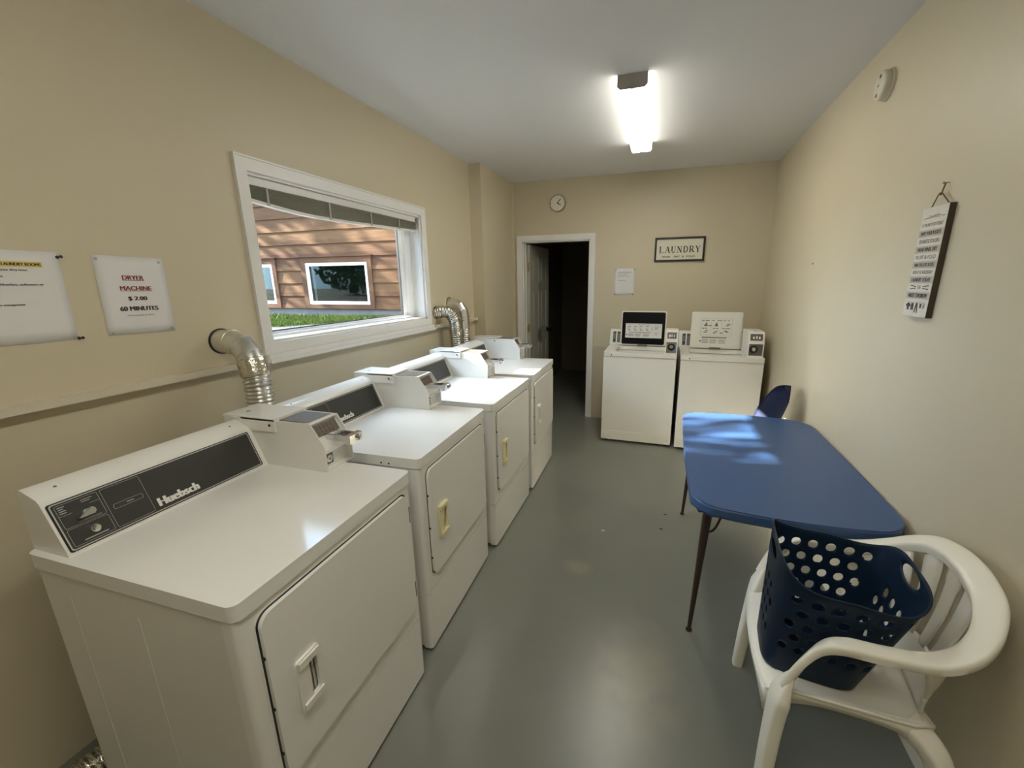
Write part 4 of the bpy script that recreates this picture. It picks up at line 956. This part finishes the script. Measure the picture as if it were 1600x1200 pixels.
mb = MB(); x = -.200; lw, lh_ = .052, .062
for ch in 'LAUNDRY':
    for (p, q, wd) in SER[ch]: stroke(mb, FS, p, q, wd, x, -.032, lw, lh_)
    x += .0585
mb.build('lettering', M['black'], sg, 0)
mb = MB(); FS6 = FS @ Matrix.Translation((0, 0, .0064))
for txt, a, b in (('WASH.', -.166, -.080), ('DRY', -.050, .010), ('&', .030, .048), ('FOLD', .072, .154)): fit_text(mb, txt, FS6, (a+b)/2, -.071, b-a, .0165, offset=.035)
mb.build('small_lettering', M['black'], sg, 0)

# hanging wooden sign on the right wall
hs = empty('hanging_sign', (XR-.012, 1.94, 1.44)); tag(hs, 'narrow whitewashed wooden sign hanging by twine on the right wall', 'sign')
HW, HH = .0765, .385; FH = frame((0, 0, 0), (0, -1, 0), (0, 0, 1))
bd = MB(FH).prism(rrect(-HW, 0, HW, HH, .002, 2), (0, 0, -.011), (1, 0, 0), (0, 1, 0), .020).build('board', M['sign_wood'], hs, 0)
MB(FH).ring(rrect(-HW-.0007, -.0007, HW+.0007, HH+.0007, .002, 2), rrect(-HW+.0005, .0005, HW-.0005, HH-.0005, .002, 2), (0, 0, -.011), (1, 0, 0), (0, 1, 0), .0185).build('dark_edge', M['dark_wood'], hs, 0)
FT = FH @ Matrix.Translation((0, 0, .0091)); bands = MB(); ink = MB()
rows = [('IT WON\'T DO ITSELF', .325, .014, 0), ('EMPTY YOUR POCKETS', .296, .015, 1), ('SEPARATE COLORS', .268, .016, 0), ('WASH RINSE DRY', .240, .016, 1), ('FLUFF & FOLD', .213, .015, 0), ('FIND THE LOST SOCKS', .186, .014, 1), ('REPEAT AS NECESSARY', .160, .014, 0), ('LAUNDRY TODAY', .133, .016, 1), ('OR', .106, .015, 0), ('NAKED TOMORROW', .077, .018, 1)]
for txt, v, hh, band in rows:
    wd = .024 if txt == 'OR' else .125
    fit_text(ink, txt, FT, 0, v, wd, hh*.85, offset=.055 if band else .004)
    if band: bands.box((-HW+.001, v-.0125, -.0002), (HW-.001, v+.0125, .0002), T=FT)
fit_text(ink, 'Laundry', FT, .004, .352, .075, .016, offset=.005, shear=.25)
ink.box((-.066, .348, 0), (-.036, .3495, .0003), T=FT).box((.044, .348, 0), (.066, .3495, .0003), T=FT)
for s in (-1, 1):
    for k in (-1, 1): ink.prism([(s*.022, .106+k*.0015), (s*.022, .106+k*.004), (s*.060, .106+k*.0085), (s*.060, .106+k*.005)][::(1 if s*k > 0 else -1)], FT @ Vector((0, 0, 0)), FT.to_3x3() @ Vector((1, 0, 0)), FT.to_3x3() @ Vector((0, 1, 0)), .0003)
# little clothes on a line
def blob(pts, x, y, sc): ink.prism([(x+a*sc, y+b*sc) for a, b in pts], FT @ Vector((0, 0, 0)), FT.to_3x3() @ Vector((1, 0, 0)), FT.to_3x3() @ Vector((0, 1, 0)), .0003)
shirt = [(-.4, -1), (.4, -1), (.4, -.2), (.8, -.35), (.95, .1), (.35, .5), (-.35, .5), (-.95, .1), (-.8, -.35), (-.4, -.2)]
blob(shirt, -.048, .040, .017); blob([(-.6, -1), (-.1, -1), (0, 0), (.1, -1), (.6, -1), (.5, .6), (-.5, .6)], -.020, .039, .016)
blob([(-.75, -1.6), (-.35, -1.6), (0, 0), (.35, -1.6), (.75, -1.6), (.35, .6), (-.35, .6)], .008, .040, .016); blob([(-.4, -.9), (.4, -.9), (.5, .3), (-.5, .3)], .034, .044, .013)
ink.box((-.062, .0505, 0), (.062, .0515, .0003), T=FT).box((.050, .032, 0), (.053, .048, .0003), T=FT).box((.057, .032, 0), (.060, .048, .0003), T=FT)
bands.build('grey_bands', M['grey_band'], hs, 0); ink.build('lettering', M['dark_ink'], hs, 0)
mb = MB(); kz = .425
nl = (.0, .0, .462)
mb.tube([(0, .052, HH-.004), (-.004, .012, kz)], .0022, 8).tube([(0, -.062, HH-.004), (-.004, -.010, kz)], .0022, 8).tube([(-.003, .0, kz-.002), (.001, -.006, .458)], .0026, 8).lathe([(0, -.006), (.005, -.003), (.005, .003), (0, .006)], (-.004, .001, kz), (0, 0, 1), 10)
mb.build('twine', M['twine'], hs)
nail = MB().lathe([(.0012, 0), (.0012, .016), (.004, .016), (.004, .018), (0, .018)], (0, 0, 0), (-1, 0, 0), 10).build('nail', M['dark_steel']); nail.location = (XR, 1.934, 1.899); tag(nail, 'nail holding the twine of the hanging sign', 'nail')
n2 = MB().lathe([(.002, 0), (.002, .004), (.006, .004), (.006, .006), (0, .0065)], (0, 0, 0), (-1, 0, 0), 10).build('screw', M['dark_steel']); n2.location = (XR, 3.295, 1.678); tag(n2, 'dark screw head in the right wall between the washers and hanging sign', 'screw')

# wall clock
ck = empty('wall_clock', (-1.206, YB, 2.403)); tag(ck, 'small round white clock above the doorway', 'clock')
FC = frame((0, 0, 0), (1, 0, 0), (0, 0, 1)); octo = [(.092*math.cos(R(22.5+45*k)), .092*math.sin(R(22.5+45*k))) for k in range(8)]
MB(FC).prism([(.088*math.cos(2*math.pi*k/40)*(1+.012*math.cos(8*2*math.pi*k/40)), .088*math.sin(2*math.pi*k/40)*(1+.012*math.cos(8*2*math.pi*k/40))) for k in range(40)], (0, 0, 0), (1, 0, 0), (0, 1, 0), .024, .004, 2, ang=60).build('case', M['clock_rim'], ck, 40)
MB(FC).lathe([(.078, .0238), (.078, .0258), (0, .0262)], n=40).build('dial', M['clock'], ck)
mb = MB(FC)
for k in range(12):
    a = R(30*k); l = .012 if k % 3 == 0 else .006
    mb.box((-.0016, .062, .0262), (.0016, .062+l, .0268), T=Matrix.Rotation(-a, 4, 'Z'))
mb.build('hour_marks', M['grey_ink'], ck, 0)
mb = MB(FC).box((-.0045, -.006, .027), (.0045, .042, .028), T=Matrix.Rotation(R(-122), 4, 'Z')); mb.build('hour_hand', M['black'], ck, 0)
mb = MB(FC).box((-.004, -.006, .0285), (.004, .056, .0295), T=Matrix.Rotation(R(-40), 4, 'Z')); mb.build('minute_hand', M['black'], ck, 0)

# smoke alarm
sa = empty('smoke_alarm', (XR, 2.585, 2.44)); tag(sa, 'ivory round smoke alarm high on the right wall', 'smoke alarm')
MB().lathe([(.066, 0), (.066, .010), (.062, .012)], (0, 0, 0), (-1, 0, 0), 40).build('base', M['alarm'], sa)
MB().lathe([(.060, .010), (.061, .030), (.056, .038), (.048, .041), (0, .042)], (0, 0, 0), (-1, 0, 0), 40).build('cover', M['alarm'], sa, 50)
mb = MB()
for dy, dz in ((-.008, .036), (.006, -.038)): mb.box((-.0435, dy-.006, dz-.007), (-.0405, dy+.006, dz+.007), .001)
mb.box((-.0435, -.004, -.004), (-.041, .004, .004)); mb.build('vents', M['dark_steel'], sa, 0)

# specks on the floor
for k, (px, py, lab) in enumerate(((-.30, 2.42, 'tiny white lint scrap on the floor beside the third dryer'), (.085, 2.74, 'small dark crumb on the floor, the one nearer the washers'), (.06, 2.55, 'small dark crumb on the floor, the one nearer the table'))):
    rnd = random.Random(k); mb = MB()
    mb.lathe([(0, 0), (.009, .0015), (.006, .004), (0, .005)], (0, 0, 0), (0, 0, 1), 7); o = mb.build('floor_crumb', M['lint'] if k == 0 else M['dark_wood'], None, 0); o.location = (px, py, 0); o.scale = (1.5, .8, .8); tag(o, lab, 'crumb')

# ------------------------------------------------------------------ outdoors
GZ = 1.045; NY = 5.5
struct(MB().box((-40, -25, .8), (XO, 30, GZ)).build('ground', M['ground'], smooth=0), 'bare ground outside the window')
nb = empty('neighbouring_building', (-5.2, NY, GZ)); tag(nb, 'cedar sided building with white framed windows seen through the window', 'building')
nT = Matrix.Translation((5.2, -NY, -GZ))
wins = [(-5.66, -4.30, 1.205, 1.985), (-7.45, -6.19, 1.205, 1.985)]         # outer edges of the cedar trim
mb = MB(nT); EXPO = .2; zb = 1.185; k = 0
while zb + k*EXPO < 4.2:
    z0_ = zb+k*EXPO; z1_ = z0_+EXPO
    spans = [(-12.0, XO-.4)]
    for (a, b, c, d_) in wins:
        if z1_ > c+.02 and z0_ < d_-.02:
            ns = []
            for (s0, s1) in spans:
                if b <= s0 or a >= s1: ns.append((s0, s1)); continue
                if a > s0: ns.append((s0, a))
                if b < s1: ns.append((b, s1))
            spans = ns
    for (s0, s1) in spans: mb.prism([(NY-.022, z0_), (NY-.002, z1_), (NY+.02, z1_), (NY+.02, z0_)], (s0, 0, 0), (0, 1, 0), (0, 0, 1), s1-s0)
    k += 1
sd = mb.build('siding', M['cedar'], nb, 0)
MB(nT).box((-12, NY+.02, GZ-.2), (XO-.4, NY+.06, 1.2)).build('foundation', M['concrete'], nb, 0)
MB(nT).box((-12, NY+.02, 1.2), (XO-.4, NY+.06, 4.2)).build('sheathing', M['cedar_trim'], nb, 0)
mb = MB(nT).box((-12.3, NY-.7, 4.15), (XO-.4, NY+.1, 4.3)); mb.build('eaves', M['cedar_trim'], nb, 0)
for (a, b, c, d_) in wins:
    mb = MB(nT); tw = .085
    mb.box((a, NY-.035, c-.02), (a+tw, NY+.02, d_), .004).box((b-tw, NY-.035, c-.02), (b, NY+.02, d_), .004).box((a+tw, NY-.034, d_-.09), (b-tw, NY+.02, d_), .004).box((a+tw, NY-.034, c-.02), (b-tw, NY+.02, c+.05), .004).box((a-.03, NY-.055, d_), (b+.03, NY+.02, d_+.014), .003)
    wn_ = mb.build('window_trim', M['cedar_trim'], nb, 0)
    a2, b2, c2, d2 = a+tw, b-tw, c+.05, d_-.09; fw_ = .045
    mb = MB(nT)
    for lo, hi in (((a2, c2), (a2+fw_, d2)), ((b2-fw_, c2), (b2, d2)), ((a2+fw_, d2-fw_), (b2-fw_, d2)), ((a2+fw_, c2), (b2-fw_, c2+fw_))): mb.box((lo[0], NY-.025, lo[1]), (hi[0], NY+.01, hi[1]), .004)
    mb.build('window_frame', M['vinyl'], wn_, 0)
    MB(nT).box((a2+.09, NY+.012, c2), (a2+.13, NY+.018, d2)).build('sash_post', M['vinyl'], wn_, 0)
    MB(nT).box((a2, NY+.004, c2), (b2, NY+.008, d2)).build('pane', M['glass_far'], wn_, 0)
    MB(nT).box((a2, NY+.0185, c2), (b2, NY+.0195, d2)).build('dark_interior', M['black'], wn_, 0)
# grass strip along the building
rnd = random.Random(11); mb = MB()
def front(x): return 4.02 + (x+4.76)*1.9*(1 if x > -4.76 else .25)
for k in range(15000):
    x = rnd.uniform(-7.2, -3.4); y0_ = max(3.6, min(5.3, front(x)))
    y = rnd.uniform(y0_-.1, NY-.04)
    if rnd.random() > min(1, (y-y0_+.16)*4): continue
    hgt = rnd.uniform(.025, .075); a = rnd.uniform(0, 6.28); w_ = rnd.uniform(.004, .008); lean = rnd.uniform(.005, .04); b_ = rnd.uniform(0, 6.28)
    dx, dy = math.cos(a)*w_, math.sin(a)*w_; lx, ly = math.cos(b_)*lean, math.sin(b_)*lean
    v = [mb.bm.verts.new(p) for p in ((x-dx, y-dy, GZ), (x+dx, y+dy, GZ), (x+dx*.7+lx*.4, y+dy*.7+ly*.4, GZ+hgt*.6), (x-dx*.7+lx*.4, y-dy*.7+ly*.4, GZ+hgt*.6), (x+lx, y+ly, GZ+hgt))]
    mb.bm.faces.new((v[0], v[1], v[2], v[3])); mb.bm.faces.new((v[3], v[2], v[4]))
tag(mb.build('grass', M['grass'], None, 0, recalc=False), 'sunlit green grass along the foot of the cedar building', 'grass', kind='stuff')
# trees that dapple the sunlight
def tree(label, base, crown, rad, n, leafsz, seed, limbs=5, top=None):
    rnd = random.Random(seed); t = empty('tree', base); tag(t, label, 'tree', 'trees outside the window'); o = Matrix.Translation(base).inverted(); base, crown = Vector(base), Vector(crown)
    mb = MB(o).tube(catmull([base, base.lerp(crown, .5)+Vector((rnd.uniform(-.1, .1), rnd.uniform(-.1, .1), 0)), crown], 6), lambda t_: .12*(1-.7*t_), 12)
    for k in range(limbs):
        e = crown+Vector((rnd.uniform(-1, 1)*rad[0], rnd.uniform(-1, 1)*rad[1], rnd.uniform(-.3, 1)*rad[2]))*.8; s_ = base.lerp(crown, rnd.uniform(.55, .95))
        mb.tube(catmull([s_, s_.lerp(e, .5)+Vector((0, 0, .1)), e], 5), lambda t_: .035*(1-.75*t_), 8)
    mb.build('trunk', M['bark'], t)
    mb = MB(o)
    for k in range(n):
        while True:
            q = Vector((rnd.uniform(-1, 1), rnd.uniform(-1, 1), rnd.uniform(-1, 1)))
            if q.length < 1: break
        p = crown+Vector((q.x*rad[0], q.y*rad[1], q.z*rad[2])); sz = leafsz*rnd.uniform(.6, 1.3)
        if top and k < top[0]: p = Vector((crown.x+q.x*rad[0]*.6, rnd.uniform(top[1], top[2]), rnd.uniform(top[3], top[4])))
        a = Vector((rnd.uniform(-1, 1), rnd.uniform(-1, 1), rnd.uniform(-1, 1))).normalized(); b_ = a.orthogonal().normalized(); c_ = a.cross(b_)
        v = [mb.bm.verts.new(o @ (p+b_*x*sz+c_*y*sz+a*z*sz)) for x, y, z in ((-1, 0, 0), (-.2, -.42, .1), (.6, -.3, .1), (1, 0, -.1), (.6, .3, .1), (-.2, .42, .1))]
        mb.bm.faces.new(v)
    mb.build('foliage', M['leaf'], t, 0, recalc=False)
tree('leafy tree standing out of sight nearer the window', (-7.2, .1, GZ), (-7.0, .58, 3.58), (.55, 1.0, .80), 2900, .072, 5, top=(130, .35, 1.25, 4.30, 4.62))
tree('leafy tree farther out of sight by the cedar building', (-11.6, 2.2, GZ), (-11.2, 3.2, 4.8), (1.0, 1.7, 1.6), 1500, .10, 8)
tree('broad tree out of sight, reflected in the nearer cedar building window', (-9.0, -5.5, GZ), (-9.0, -5.5, 3.6), (2.2, 1.5, 2.5), 3500, .16, 12)
tree('broad tree out of sight, reflected in the farther cedar building window', (-14.0, -5.5, GZ), (-14.0, -5.5, 3.6), (2.4, 1.5, 2.5), 3500, .16, 13)
